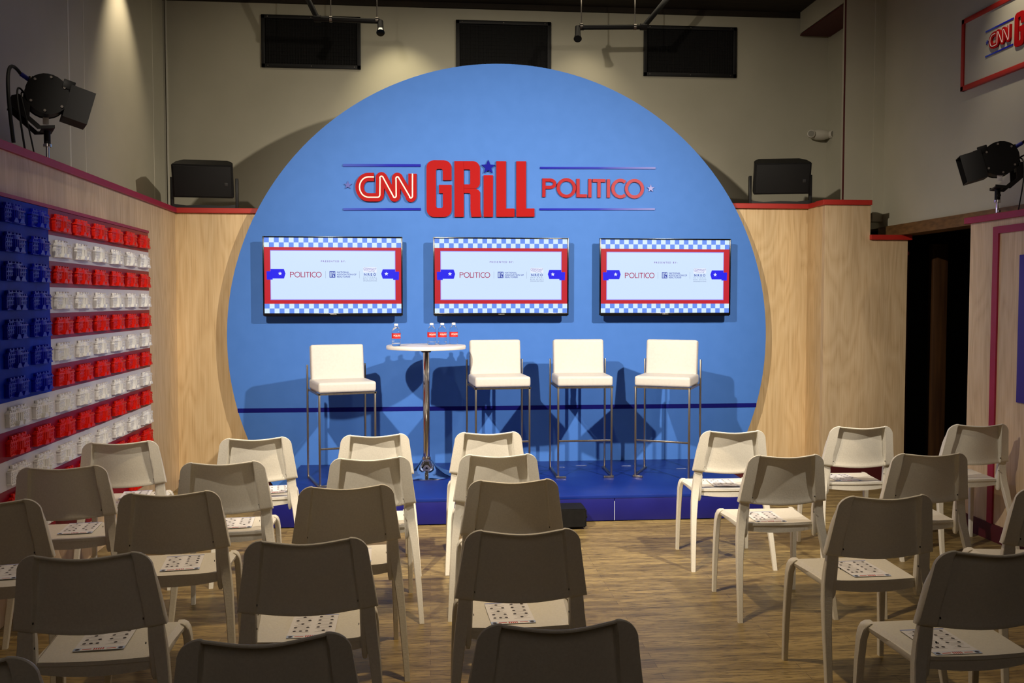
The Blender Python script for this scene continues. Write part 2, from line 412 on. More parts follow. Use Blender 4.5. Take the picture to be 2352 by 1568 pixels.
# left plywood wall (slightly skewed) with flag
A = at_z(0, 342, Z_L); B = at_z(402, 489, Z_L)
ldir = (B - A).normalized(); lnor = Vector((ldir.y, -ldir.x, 0))     # towards the room
LANG = math.atan2(ldir.y, ldir.x)
LM = Matrix.Translation(Vector((B.x, B.y, 0))) @ Matrix.Rotation(LANG, 4, 'Z')   # local x along the wall (negative = towards camera), y into wall
mb = MB(); T = LM
def lbox(mb, x0, x1, y0, y1, z0, z1, m=None, bevel=0):
    mb.box(LM @ Vector(((x0 + x1) / 2, (y0 + y1) / 2, (z0 + z1) / 2)), (abs(x1 - x0), abs(y1 - y0), abs(z1 - z0)), m, Matrix.Rotation(LANG, 4, 'Z'), bevel)
XEND = -6.2
lbox(mb, XEND, 0.0, 0, .12, 0, Z_L); struct('wall_left_wood', mb, M['wood3'])
mb = MB(); lbox(mb, XEND, .0, -.02, .16, Z_L, Z_L + CAPT, None, .003); struct('trim_6', mb, M['crimson'])
XE = at_y(800, 489, Y_L).x
mb = MB(); mb.box(((B.x + XE) / 2 - .05, Y_L + .06, Z_L / 2), (XE - B.x + .1, .12, Z_L)); struct('wall_back_left_wood', mb, M['wood'])
mb = MB(); mb.box(((B.x + XE) / 2 - .05, Y_L + .22, Z_L + CAPT / 2), (XE - B.x + .1, .5, CAPT), bevel=.003); struct('trim_7', mb, M['red'])
mb = MB(); mb.box(((B.x - .6) / 2, Y_L - .01, .03), (-.6 - B.x, .02, .06)); struct('baseboard_back_left', mb, M['darkred'])
# right plywood walls
xr0 = at_y(1400, 481, Y_R).x; xr1 = at_y(1856, 480, Y_R).x
YF = at_z(1950, 471, Z_R).y; xr2 = at_y(2000, 471, YF).x; xr3 = at_y(2085, 552, YF).x
zlow = at_y(2040, 551, YF).z
mb = MB(); mb.box(((xr0 + xr1) / 2 + .05, Y_R + .06, Z_R / 2), (xr1 - xr0 + .1, .12, Z_R)); struct('wall_back_right_wood', mb, M['wood2'])
mb = MB(); mb.box((xr1 + .06, (YF + Y_R) / 2 + .06, Z_R / 2), (.12, Y_R - YF + .02, Z_R)); struct('wall_jog_wood', mb, M['wood'])
mb = MB()
mb.prism([(xr1, 0), (xr3, 0), (xr3, zlow), (xr2, zlow), (xr2, Z_R), (xr1, Z_R)], YF, YF + .05); struct('wall_right_wood', mb, M['wood3'])
mb = MB(); mb.box(((xr0 + xr1) / 2, Y_R + .22, Z_R + CAPT / 2), (xr1 - xr0 + .02, .5, CAPT), bevel=.003)
mb.box((xr1 + .09, (Y_R + YF) / 2 + .05, Z_R + CAPT / 2 + .0005), (.2, Y_R - YF + .12, CAPT), bevel=.003)
mb.box(((xr1 + xr2) / 2 - .01, YF + .06, Z_R + CAPT / 2 + .001), (xr2 - xr1 + .03, .16, CAPT), bevel=.003); struct('trim_8', mb, M['red'])
mb = MB(); mb.box(((xr2 + xr3) / 2 + .01, YF + .04, zlow + CAPT / 2), (xr3 - xr2 + .03, .14, CAPT), bevel=.003); struct('trim_9', mb, M['red'])
mb = MB(); mb.box(((2.3 + xr3) / 2, YF - .012, .075), (xr3 - 2.3, .02, .15)); struct('baseboard_back_right', mb, M['darkred'])
# fin wall above the ledge, right upper wall with bulkhead edge
YFIN = 7.75
xf0 = at_y(1940, 300, YFIN).x; xf1 = at_y(2005, 300, YFIN).x; XR = at_y(2025, 500, YFIN).x
zb = at_x(2352, 470, XR).z
mb = MB(); mb.box(((xf0 + xf1) / 2, YFIN + .03, (2.3 + ZC) / 2), (xf1 - xf0, .06, ZC - 2.3)); struct('wall_fin', mb, M['wall'])
mb = MB(); mb.box((xf0 - .003, YFIN + .01, (2.3 + ZC) / 2), (.006, .022, ZC - 2.3)); struct('trim_10', mb, M['darkred'])
mb = MB(); mb.box(((xf1 + XR) / 2, YFIN + .02, (zb + .05 + ZC) / 2), (XR - xf1, .08, ZC - zb - .05)); struct('wall_fin_return', mb, M['wall'])
mb = MB(); mb.box((XR + .08, (YW + 1.0) / 2, (zb + ZC) / 2), (.16, YW - 1.0, ZC - zb)); struct('wall_right', mb, M['wall'])
mb = MB(); mb.box((XR + .06, (YFIN + 1.0) / 2, zb - .045), (.18, YFIN - 1.0, .09)); struct('trim_11', mb, M['beam'])
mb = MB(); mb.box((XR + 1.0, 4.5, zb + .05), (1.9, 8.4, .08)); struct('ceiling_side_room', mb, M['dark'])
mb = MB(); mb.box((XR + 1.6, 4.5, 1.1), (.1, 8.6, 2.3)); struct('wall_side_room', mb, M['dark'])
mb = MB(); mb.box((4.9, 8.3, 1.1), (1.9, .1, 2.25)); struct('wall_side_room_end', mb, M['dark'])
p0 = at_y(2135, 800, 7.75).x; p1 = at_y(2168, 800, 7.75).x
mb = MB(); mb.box(((p0 + p1) / 2, 7.75, 1.02), (p1 - p0, .08, 2.04), bevel=.006)
post = mb.build('wood_post', M['oak']); tag(post, 'brown wooden post standing inside the dark opening at the right', 'post')
mb = MB(); mb.box((xr3 + .11, 7.9, 1.05), (.34, .06, 2.1)); struct('door_1', mb, M['darkred'])
# soffit, top right
sx0 = at_y(1833, 83, YW).x; sz = at_y(1833, 83, YW).z
mb = MB(); mb.box(((sx0 + XR) / 2, 7.7, (sz + ZC) / 2 + .01), (XR - sx0, 2.3, ZC - sz), None)
so = struct('ceiling_soffit', mb, M['wall'])
mb = MB(); mb.box(((sx0 + XR) / 2, 7.7, sz - .006), (XR - sx0, 2.3, .012)); struct('trim_12', mb, M['darkred'])
# free-standing plywood wall at the right edge of the picture
X2 = 3.60; k2 = X2 / 3.524
ye = 1e9
ye = at_x(2230, 514, X2).y; z2 = at_x(2230, 514, X2).z
mb = MB(); mb.box((X2 + .06, (ye + 2.6) / 2, z2 / 2), (.12, ye - 2.6, z2)); struct('wall_right_low_wood', mb, M['wood3'])
mb = MB(); mb.box((X2 + .06, (ye + 2.6) / 2 + .02, z2 + .021), (.17, ye - 2.6 + .04, .042), bevel=.003); struct('trim_13', mb, M['crimson'])
f0 = at_x(2285, 521, X2).y; f1 = at_x(2297, 535, X2).y; zt = at_x(2285, 521, X2).z
mb = MB(); mb.box((X2 - .006, (f0 + f1) / 2, zt / 2), (.012, f0 - f1, zt)); mb.box((X2 - .006, (f1 + 2.7) / 2, zt - .0225), (.012, f1 - 2.7, .045)); struct('trim_14', mb, M['crimson'])
mb = MB(); mb.box((X2 - .0065, (ye + 2.6) / 2, .055), (.013, ye - 2.6, .11)); struct('baseboard_right', mb, M['darkred'])
pb = at_x(2347, 585, X2); pc = at_x(2347, 925, X2)
mb = MB(); mb.box((X2 - .008, pb.y - .6, (pb.z + pc.z) / 2), (.016, 1.2, pb.z - pc.z), bevel=.003)
o = mb.build('wall_panel', M['purple']); tag(o, 'dark blue panel on the light wood wall at the right edge', 'panel')

# ================================================================== STAGE AND DISC
SH = .185
SX0, SX1, SY0 = at_z(625, 1215, 0).x, at_z(1757, 1188, 0).x, 6.235
stage = thing('stage_platform', 'low deep blue platform in front of the round blue backdrop', 'stage', ((SX0 + SX1) / 2, SY0, 0))
hw = (SX1 - SX0) / 2; dp = YD - SY0 - .004
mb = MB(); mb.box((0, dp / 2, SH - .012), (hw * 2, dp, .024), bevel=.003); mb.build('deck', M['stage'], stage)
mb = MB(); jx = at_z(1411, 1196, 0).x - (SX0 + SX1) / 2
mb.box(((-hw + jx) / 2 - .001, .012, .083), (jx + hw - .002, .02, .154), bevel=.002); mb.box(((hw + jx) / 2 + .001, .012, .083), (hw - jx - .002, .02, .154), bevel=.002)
mb.build('fascia', M['stage_shaded'], stage)
mb = MB(); mb.box((-hw + .012, dp / 2, .083), (.02, dp - .03, .154)); mb.build('side_board', M['stage_shaded'], stage)
mb = MB(); mb.box((hw - .012, dp / 2, .083), (.02, dp - .03, .154)); mb.build('side_board', M['stage_shaded'], stage)
mb = MB(); mb.box((jx, .0025, .075), (.004, .003, .135)); mb.build('joint_strip', M['tape'], stage)
mb = MB()
for xx in (-hw + .1, 0, hw - .1): mb.box((xx, .06, .08), (.05, .05, .16))
mb.build('support_block', M['dark'], stage)
# round backdrop, cut flat at the floor
DX, DZ, DR = .62, 1.232, 2.26
disc = thing('round_backdrop', 'large round sky-blue backdrop standing behind the stage', 'backdrop', (DX, YD, 0))
a0 = math.asin(-DZ / DR); pts = []
N = 160
for k in range(N + 1):
    a = a0 + (pi - 2 * a0) * k / N; pts.append((DR * math.cos(a), DZ + DR * math.sin(a) + (.002 if k in (0, N) else 0)))
mb = MB(); mb.prism(pts, 0, .05); mb.build('panel', M['blue'], disc, smooth=30)
zs = .64; hs = math.sqrt(DR ** 2 - (DZ - zs) ** 2)
mb = MB(); mb.prism([(-hs, zs - .018), (hs, zs - .018), (hs + .004, zs + .018), (-hs - .004, zs + .018)], -.002, 0.001); mb.build('stripe', M['navy'], disc)
mb = MB()
for xx in (-1.3, 0, 1.3): mb.box((xx, .07, 1.2), (.08, .038, 2.4))
mb.build('frame', M['oak'], disc)

# ================================================================== SIGN
def sgx(cx): return at_y(760 + cx / 3.0154, 434, YD).x - .62
def sgz(cx, cy): return -(cy - 281 - (cx - 1165) * .011) * .00118
def S2(cx, cy): return (sgx(cx), sgz(cx, cy))
def S3(cx, cy, r): return (sgx(cx), sgz(cx, cy), r * .00119)
def arc(cx, cy, rx, ry, a0, a1, n=14): return [(cx + rx * math.cos(math.radians(a0 + (a1 - a0) * k / n)), cy - ry * math.sin(math.radians(a0 + (a1 - a0) * k / n))) for k in range(n + 1)]
def politico_strokes():
    """unit-height letter strokes, total width 5.58"""
    L = []; s = .17; h = s / 2
    L.append([[(h, 0), (h, 1)], [(h, 1 - h), (.42, 1 - h)] + [(.42 + .26 * math.sin(t), .72 + (.28 - h) * math.cos(t)) for t in [pi * k / 12 for k in range(13)]] + [(h, .44 + h)]])
    L.append(('ring', 1.31, .5, .53 - h))
    L.append([[(1.95, 1), (1.95, h), (2.44, h)]])
    L.append([[(2.60, 0), (2.60, 1)]])
    L.append([[(2.75, 1 - h), (3.45, 1 - h)], [(3.10, 1), (3.10, 0)]])
    L.append([[(3.62, 0), (3.62, 1)]])
    L.append([[(4.28 + (.50 - h) * math.cos(math.radians(a)), .5 + (.53 - h) * math.sin(math.radians(a))) for a in range(50, 311, 10)]])
    L.append(('ring', 5.06, .5, .53 - h))
    return L, s
def add_politico(mb, x0, z0, width, y0, y1, m, T=None, thin=1.0):
    L, s = politico_strokes(); k = width / 5.58
    for let in L: politico_letter(mb, let, s * thin, x0, z0, k, y0, y1, m, T)
def politico_letter(mb, let, s, x0, z0, k, y0, y1, m, T=None):
    if let[0] == 'ring':
        _, cx, cz, r = let
        mb.ribbon([(x0 + k * (cx + r * math.cos(a)), z0 + k * (cz + r * math.sin(a))) for a in [2 * pi * q / 32 for q in range(32)]], s * k, y0, y1, True, m, T)
    else:
        for q_, st in enumerate(let): mb.ribbon([(x0 + k * a, z0 + k * b) for a, b in st], s * k, y0 - q_ * .0004 * k, y1, False, m, T)
def lerp3(a, b, t): return tuple(a[i] + (b[i] - a[i]) * t for i in range(3))
def capsules(mb, pts, wd, y0, y1, m=None):
    P = [Vector(p) for p in pts]; h = wd / 2; e = 0
    for i, (a, b) in enumerate(zip(P, P[1:])):
        d = (b - a).normalized(); n_ = Vector((-d.y, d.x)) * h; e += 2e-5
        mb.prism([tuple(a + n_), tuple(b + n_), tuple(b - n_), tuple(a - n_)], y0 - e, y1, m)
        if i: 
            e += 2e-5; mb.prism([(a.x + h * math.cos(2 * pi * k / 24), a.y + h * math.sin(2 * pi * k / 24)) for k in range(24)], y0 - e, y1, m)
def build_sign(root, th, full=True):
    def rect(name, m, c0, y0, c1, y1):
        b = MB(); b.prism([S2(c0, y0), S2(c1, y0), S2(c1, y1), S2(c0, y1)], -th * .5, 0); o = b.build(name, m, root, smooth=0); return o
    rect('rule_bar', M['bar_l'], 85, 113, 622, 130); rect('rule_bar', M['bar_l'], 85, 416, 622, 432)
    rect('rule_bar', M['bar_r'], 1448, 130, 2245, 143); rect('rule_bar', M['bar_r'], 1445, 420, 2243, 433)
    b = MB(); b.prism(star_pts(*S2(119, 258), .034), -th * .6, 0); b.build('star', M['midstar'], root, smooth=0)
    # C N N continuous stroke with cream inline
    path = [(300, 203), (262, 203)] + arc(262, 273, 62, 70, 90, 270, 14)[1:] + [(325, 343)] + arc(325, 325, 15, 18, -90, 0, 5)[1:]
    path += [(342, 215)] + arc(352, 212, 12, 14, 170, 20, 6) + [(432, 335)] + arc(442, 332, 11, 13, 215, 350, 6) + [(452, 222)] + arc(462, 216, 11, 14, 170, 20, 6) + [(546, 338)] + arc(554, 334, 11, 14, 215, 355, 6) + [(566, 180)]
    pw = [S2(*p) for p in path]
    b = MB(); capsules(b, pw, .068, -th, 0); b.build('letter_stroke', M['redletter'], root, smooth=30)
    b = MB(); b.ribbon(pw, .0105, -th - .003, -th + .001); b.build('inline_stroke', M['cream'], root, smooth=30)
    # large letters
    G = rounded([S3(836, 225, 0), S3(775, 225, 0), S3(775, 147, 14), S3(728, 147, 14), S3(728, 417, 12), S3(775, 417, 12), S3(775, 315, 0), S3(748, 315, 0), S3(748, 257, 0), S3(836, 257, 0), S3(836, 480, 52), S3(662, 480, 52), S3(662, 87, 52), S3(836, 87, 52)])
    b = MB(); b.prism(G, -th, 0); b.build('letter', M['redletter'], root, smooth=30)
    # R as outline plus bowl, made of ribbonless prisms sharing planes
    b = MB()
    b.prism([S2(855, 92), S2(920, 92), S2(920, 480), S2(855, 480)], -th, 0)
    bowl = rounded([S3(919, 92, 0), S3(1032, 92, 50), S3(1032, 282, 38), S3(919, 282, 0), S3(919, 254, 0), S3(965, 254, 10), S3(965, 150, 10), S3(919, 150, 0)])
    b.prism(bowl, -th, 0)
    leg = rounded([S3(919, 281, 0), S3(1000, 281, 0), S3(1033, 300, 25), S3(1033, 420, 0), S3(1042, 480, 0), S3(972, 480, 0), S3(966, 430, 0), S3(966, 313, 14), S3(919, 313, 0)])
    b.prism(leg, -th, 0); b.build('letter', M['redletter'], root, smooth=30)
    b = MB(); b.prism([S2(1057, 190), S2(1122, 190), S2(1122, 480), S2(1057, 480)], -th, 0); b.build('letter', M['redletter'], root, smooth=0)
    b = MB(); b.prism(star_pts(*S2(1089, 133), .060, .44), -th, 0); b.build('star', M['bluestar'], root, smooth=0)
    for x in (1145, 1283):
        b = MB(); b.prism([S2(x, 92), S2(x + 67, 92), S2(x + 67, 422), S2(x + 125, 422), S2(x + 125, 480), S2(x, 480)], -th, 0); b.build('letter', M['redletter'], root, smooth=0)
    if full:
        L, s = politico_strokes(); x0 = sgx(1463); x1 = sgx(2165); k = (x1 - x0) / 5.58; z0 = sgz(1810, 345)
        for i, let in enumerate(L):
            b = MB(); politico_letter(b, let, s, x0, z0, k, -th * .7, 0, None)
            c = lerp3((.36, .012, .016), (.42, .07, .09), i / 7)
            b.build('letter', mat('fading_red_letter_%d' % i, c, .55, spec=.12), root, smooth=30)
        b = MB(); b.prism(star_pts(*S2(2213, 281), .033), -th * .6, 0); b.build('star', M['palestar'], root, smooth=0)
sign = thing('lettering_sign', 'red raised lettering with blue stars and rules on the round backdrop', 'sign', (DX, YD - .001, 2.466))
sign.location.z = at_y(1146, 433, YD).z
build_sign(sign, .022)

# ================================================================== TELEVISIONS
def make_tv():
    W, Hh = 1.115, .638
    t = thing('television', 'x', 'television', group='wall televisions')
    mb = MB(); mb.box((0, .035, -.01), (W - .12, .05, Hh - .10), bevel=.01); mb.build('rear_housing', M['bezel'], t)
    mb = MB(); mb.box((0, .078, 0), (.40, .036, .28)); mb.build('wall_bracket', M['blackm'], t)
    mb = MB(); bz = .011; bb = .020
    mb.box((0, .0, Hh / 2 - bz / 2), (W, .026, bz), bevel=.002); mb.box((0, .0, -Hh / 2 + bb / 2), (W, .026, bb), bevel=.002)
    mb.box((-W / 2 + bz / 2, 0, 0), (bz, .026, Hh), bevel=.002); mb.box((W / 2 - bz / 2, 0, 0), (bz, .026, Hh), bevel=.002)
    mb.box((0, .008, 0), (W - .01, .01, Hh - .01)); mb.box((0, 0, -Hh / 2 - .003), (W - .02, .02, .006), M['chrome'] if False else None)
    fr = mb.build('bezel', M['bezel'], t)
    lg = MB(); text_into(lg, 'SAMSUNG', .010, 0, -Hh / 2 + .010, -.0135, M['pale'], 'CENTER', 1.1); lg.build('maker_mark', M['pale'], t, smooth=0)
    # screen picture: one mesh
    SW, SHh = W - 2 * bz, Hh - bz - bb; zc = (bb - bz) / 2
    s = MB()
    def X(u): return -SW / 2 + u * SW
    def Z(v): return zc + SHh / 2 - v * SHh
    lay = [0.0]
    def rect(u0, v0, u1, v1, m, L):
        y = -.0030 - L * .0002
        s.quad([(X(u0), y, Z(v0)), (X(u1), y, Z(v0)), (X(u1), y, Z(v1)), (X(u0), y, Z(v1))], m)
    def poly(pts, m, L):
        y = -.0030 - L * .0002
        s.quad([(X(u), y, Z(v)) for u, v in pts], m)
    rect(0, 0, 1, 1, M['s_red'], 0)
    nc = 28; rh = .0625
    for top in (0, 1 - 2 * rh):
        for r in range(2):
            for c in range(nc):
                rect(c / nc, top + r * rh, (c + 1) / nc, top + (r + 1) * rh, M['s_check2'] if (c + r) % 2 == 0 else M['s_check1'], 1)
    rect(.043, .165, .957, .825, M['s_lav'], 1); rect(.047, .174, .953, .816, M['s_pale'], 2)
    poly([(.016, .445), (.06, .445), (.06, .555), (.018, .555)], M['s_blue'], 3)
    poly([(.984, .445), (.94, .445), (.94, .555), (.982, .555)], M['s_blue'], 3)
    poly([(.045, .415), (.142, .415), (.153, .475), (.142, .54), (.045, .54)], M['s_blue'], 4)
    poly([(.955, .415), (.863, .415), (.852, .475), (.863, .54), (.955, .54)], M['s_blue'], 4)
    for u in (.114, .890):
        pts = star_pts(X(u), Z(.475), .0165, .45); s.quad([(p[0], -.0040, p[1]) for p in pts], M['s_white'])
    add_politico(s, X(.185), Z(.525), SW * .231, -.0037, -.0036, M['s_crim'], thin=.74)
    for u in (.443, .691): rect(u - .0006, .44, u + .0006, .535, M['s_grey'], 3)
    # block R emblem
    rect(.473, .442, .515, .527, M['s_navy'], 3); rect(.478, .452, .484, .518, M['s_pale'], 4)
    rect(.4875, .452, .4915, .518, M['s_pale'], 4); rect(.4915, .452, .500, .459, M['s_pale'], 4)
    rect(.505, .452, .5105, .480, M['s_pale'], 4); poly([(.498, .492), (.502, .492), (.510, .518), (.500, .518)], M['s_pale'], 4); rect(.4965, .462, .501, .482, M['s_pale'], 4)
    for k, tx in enumerate(('NATIONAL', 'ASSOCIATION OF', 'REALTORS®')): text_into(s, tx, .0195, X(.526), Z(.457 + k * .0295), -.0037, M['s_navy'])
    # map emblem with squiggles
    rect(.72, .388, .818, .458, M['s_white'], 3)
    outline = [(.722, .402), (.728, .395), (.745, .398), (.765, .404), (.778, .402), (.786, .412), (.795, .405), (.804, .408), (.812, .396), (.816, .402), (.808, .418), (.802, .428), (.797, .438), (.803, .456), (.797, .448), (.790, .440), (.778, .440), (.768, .448), (.757, .438), (.742, .436), (.729, .428), (.723, .415), (.722, .402)]
    s.ribbon([(X(u), Z(v)) for u, v in outline], .0016, -.0039, -.0038, False, M['s_navy'])
    for q in range(7):
        u0 = .733 + q * .0105; s.ribbon([(X(u0 + .004 * math.sin(j * 1.3 + q)), Z(.404 + j * .006)) for j in range(5)], .0022, -.0039, -.0038, False, M['s_purp'])
    text_into(s, 'NREO', .027, X(.769), Z(.486), -.0037, M['s_navy'], 'CENTER', 1.6, bold=.0004)
    for k, (tx, sp) in enumerate((('NATIONAL', 2.2), ('REAL ESTATE', 1.75), ('ORGANIZATIONS', 1.25))): text_into(s, tx, .0115, X(.769), Z(.520 + k * .0245), -.0037, M['s_grey'], 'CENTER', sp)
    text_into(s, 'PRESENTED BY:', .0195, X(.502), Z(.312), -.0037, M['s_purp'], 'CENTER', 1.55)
    scr = s.build('screen', None, t, smooth=0)
    return t
tv0 = make_tv()
TVY = YD - .105
tvl = ['television on the left of the backdrop, above the single stool', 'television in the middle, under the tall red letters of the sign', 'television on the right of the backdrop, above the two right stools']
for i, (x0, x1, y0, y1) in enumerate(((605, 926, 540, 723), (995, 1308, 545, 726), (1375, 1681, 549, 728))):
    c = at_y((x0 + x1) / 2, (y0 + y1) / 2, TVY)
    o = tv0 if i == 0 else dup(tv0)
    o.location = (c.x, TVY, 1.737); o['label'] = tvl[i]

# ================================================================== AUDIENCE CHAIRS
def chair_base_y(z): return -.195 - max(0, z - .45) * .18
def make_chair():
    t = thing('stacking_chair', 'x', 'chair')
    cm = M['chair']
    # backrest shell
    us = [0, .12, .24, .36, .46, .54, .60, .65, .68, .70, .72, .74, .765, .80, .84, .88, .91, .94, .965, .985, 1.0]
    us = [-u for u in us[:0:-1]] + us
    vs = [0, .02, .06, .15, .3, .45, .6, .72, .82, .88, .915, .935, .955, .975, .99, 1.0]
    r = .060
    def sm(x): x = max(0, min(1, x)); return x * x * (3 - 2 * x)
    mb = MB(); bm = mb.bm; gb = []; gf = []
    for v in vs:
        rb = []; rf = []
        for u in us:
            w0 = .220 - .028 * v; x = u * w0; ax = abs(x)
            zt = .800 - .010 * (.5 + .5 * math.cos(pi * u))
            if ax > w0 - r: zt = .800 - r + math.sqrt(max(0, r * r - (ax - w0 + r) ** 2))
            zbm = .560 - .016 * max(0, 1 - u * u)
            z = zbm + (zt - zbm) * v
            yo = chair_base_y(z) - (.028 + .014 * v) * (.25 * (1 - u * u) + .75 * (.5 + .5 * math.cos(pi * u)))
            ds = w0 - ax; dt = zt - z
            rec = (0.013 + .020 * v) * sm((ds - .057) / .006) * sm((dt - .007) / .007) * sm((z - zbm) / .05 + .35)
            fl = 1 - sm((ds - .057) / .006)
            yf = yo + .012 + max(rec, .020 * fl * sm(dt / .09))
            e = 0.004 * (1 if v == 1.0 or abs(u) == 1.0 or v == 0 else 0)
            rb.append(bm.verts.new((x, yo + rec + e, z))); rf.append(bm.verts.new((x, yf - e, z)))
        gb.append(rb); gf.append(rf)
    nu, nv = len(us), len(vs)
    for j in range(nv - 1):
        for i in range(nu - 1):
            mb.face([gb[j][i], gb[j][i + 1], gb[j + 1][i + 1], gb[j + 1][i]]); mb.face([gf[j][i], gf[j + 1][i], gf[j + 1][i + 1], gf[j][i + 1]])
    for j in range(nv - 1):
        for i in (0, nu - 1): mb.face([gb[j][i], gb[j + 1][i], gf[j + 1][i], gf[j][i]])
    for i in range(nu - 1):
        for j in (0, nv - 1): mb.face([gb[j][i], gb[j][i + 1], gf[j][i + 1], gf[j][i]])
    mb.build('backrest', cm, t, smooth=50)
    for sx in (-1, 1):
        # rear leg, running up into the shell
        mb = MB()
        mb.loft([(sx * .237, -.302, 0, .0115, .0105), (sx * .230, -.272, .12, .0130, .012), (sx * .219, -.230, .28, .0155, .014), (sx * .209, -.204, .38, .0185, .0155),
                 (sx * .200, -.190, .44, .0205, .0150), (sx * .193, -.188, .50, .0205, .0135), (sx * .189, -.196, .555, .0190, .0110), (sx * .186, -.199, .585, .016, .008)], ch=.1)
        # inner bracket towards the seat
        mb.loft([(sx * .176, -.176, .380, .006, .010), (sx * .176, -.178, .400, .010, .018), (sx * .174, -.180, .45, .011, .018), (sx * .171, -.188, .52, .010, .016), (sx * .170, -.194, .56, .009, .012)])
        mb.build('leg', cm, t, smooth=40)
        mb = MB()
        mb.loft([(sx * .216, .168, 0, .0105, .0105), (sx * .214, .166, .15, .0120, .0130), (sx * .210, .160, .30, .0130, .0155), (sx * .207, .153, .385, .0130, .019),
                 (sx * .203, .146, .418, .0130, .022), (sx * .196, .139, .438, .0125, .023), (sx * .187, .134, .447, .010, .021)], ch=.12)
        mb.build('leg', cm, t, smooth=40)
        for z in (.585, .505):
            mb = MB(); mb.lathe([(.0035, 0), (.0035, .002)], None, 10, Matrix.Translation((sx * .157 if z > .55 else sx * .1595, chair_base_y(z) - .008, z)) @ Matrix.Rotation(-sx * pi / 2, 4, 'Y'))
            mb.build('screw', M['screw'], t, smooth=0)
    # seat: shell with side drop edges and rolled front corners
    mb = MB(); bm = mb.bm
    nu, nv = 24, 16; top = []; bot = []
    for j in range(nv + 1):
        v = j / nv; rt = []; rb = []
        for i in range(nu + 1):
            u = -1 + 2 * i / nu
            hw_ = .182 + .024 * v
            yr = -.178 - .016 * (1 - u * u); yf_ = .163 + .004 * (1 - u * u)
            y = yr + (yf_ - yr) * v
            x = u * hw_
            z = .450 - .006 * (1 - u * u) * math.sin(pi * v) 
            z -= .020 * max(0, (v - .86) / .14) ** 2 + .016 * max(0, (abs(u) - .90) / .10) ** 2
            rt.append(bm.verts.new((x, y, z))); rb.append(bm.verts.new((x * .99, y, z - .013)))
        top.append(rt); bot.append(rb)
    for j in range(nv):
        for i in range(nu):
            mb.face([top[j][i], top[j][i + 1], top[j + 1][i + 1], top[j + 1][i]]); mb.face([bot[j][i], bot[j + 1][i], bot[j + 1][i + 1], bot[j][i + 1]])
        for i in (0, nu): mb.face([top[j][i], top[j + 1][i], bot[j + 1][i], bot[j][i]])
    for i in range(nu):
        for j in (0, nv): mb.face([top[j][i], top[j][i + 1], bot[j][i + 1], bot[j][i]])
    mb.build('seat', cm, t, smooth=40)
    # rear and front cross rails under the seat
    mb = MB()
    for yb, bow, z0, z1 in ((-.166, -.016, .400, .436), (.138, .004, .405, .430)):
        ring = []
        for i in range(13):
            u = -1 + i / 6; x = u * .178; y = yb + bow * (1 - u * u); zl = z0 + .012 * u * u
            ring.append([bm_ for bm_ in (mb.bm.verts.new((x, y - .007, z1)), mb.bm.verts.new((x, y + .007, z1)), mb.bm.verts.new((x, y + .006, zl)), mb.bm.verts.new((x, y - .006, zl)))])
        for a, b in zip(ring, ring[1:]):
            for k in range(4): mb.face([a[k], a[(k + 1) % 4], b[(k + 1) % 4], b[k]])
        mb.face(ring[0]); mb.face(ring[-1][::-1])
    for sx in (-1, 1): mb.box((sx * .188, -.02, .425), (.012, .29, .022), bevel=.002)
    mb.build('seat_frame', cm, t, smooth=40)
    return t
chair0 = make_chair()
YB = chair_base_y(.79) - .006      # local y of the backrest's top corners
Wd = 'white moulded chair '
CH = [  # name, left top corner, right top corner, yaw, label
 ('F1', (205, 1019), (345, 1011), 9, 'leftmost in the row nearest the stage'),
 ('F2', (520, 1009), (652, 1003), 7, 'second from left in the row nearest the stage'),
 ('F3', (798, 1001), (925, 996), 7, 'third from left in the row nearest the stage'),
 ('F4', (1055, 996), (1188, 990), 1, 'left of the aisle in the row nearest the stage'),
 ('F5', (1620, 991), (1750, 989), -2, 'right of the aisle in the row nearest the stage'),
 ('F6', (1915, 982), (2045, 978), -3, 'middle of three right of the aisle, nearest the stage'),
 ('F7', (2185, 977), (2315, 973), -1, 'rightmost in the row nearest the stage, by the dark opening'),
 ('S1', (55, 1076), (225, 1068), 6, 'leftmost in the second row from the stage'),
 ('S2', (430, 1065), (590, 1058), 4, 'second from left in the second row from the stage'),
 ('S3', (775, 1054), (925, 1049), 5, 'third from left in the second row from the stage'),
 ('S4', (1075, 1047), (1215, 1041), 0, 'left of the aisle in the second row from the stage'),
 ('S5', (1735, 1048), (1880, 1043), 0, 'right of the aisle in the second row from the stage'),
 ('S6', (2062, 1044), (2215, 1040), -2, 'rightmost in the second row from the stage'),
 ('T0', None, None, 6, 'cut by the left picture edge in the third row'),
 ('T1', (290, 1135), (485, 1127), 5, 'in the third row, second from the left edge'),
 ('T2', (705, 1120), (885, 1113), 5, 'in the third row, one place left of the aisle seat'),
 ('T3', (1088, 1107), (1270, 1098), 1, 'left of the aisle in the third row'),
 ('T4', (1935, 1143), (2140, 1135), 1, 'right of the aisle in the third row'),
 ('T5', None, None, -8, 'turned sideways at the right picture edge in the third row'),
 ('U1', (60, 1280), (320, 1267), 3, 'in the fourth row from the stage, leftmost'),
 ('U2', (585, 1245), (820, 1235), 3, 'in the fourth row, between two others'),
 ('U3', (1090, 1225), (1310, 1210), 0, 'left of the aisle in the fourth row'),
 ('U4', None, None, 1, 'at the lower right picture edge in the fourth row'),
 ('V0', None, None, 4, 'barely showing in the lower left corner'),
 ('V1', (440, 1475), (770, 1452), 4, 'in the row nearest the camera, away from the aisle'),
 ('V2', (1125, 1440), (1440, 1422), 1, 'left of the aisle in the row nearest the camera'),
]
HALF = .165
CPOS = {}
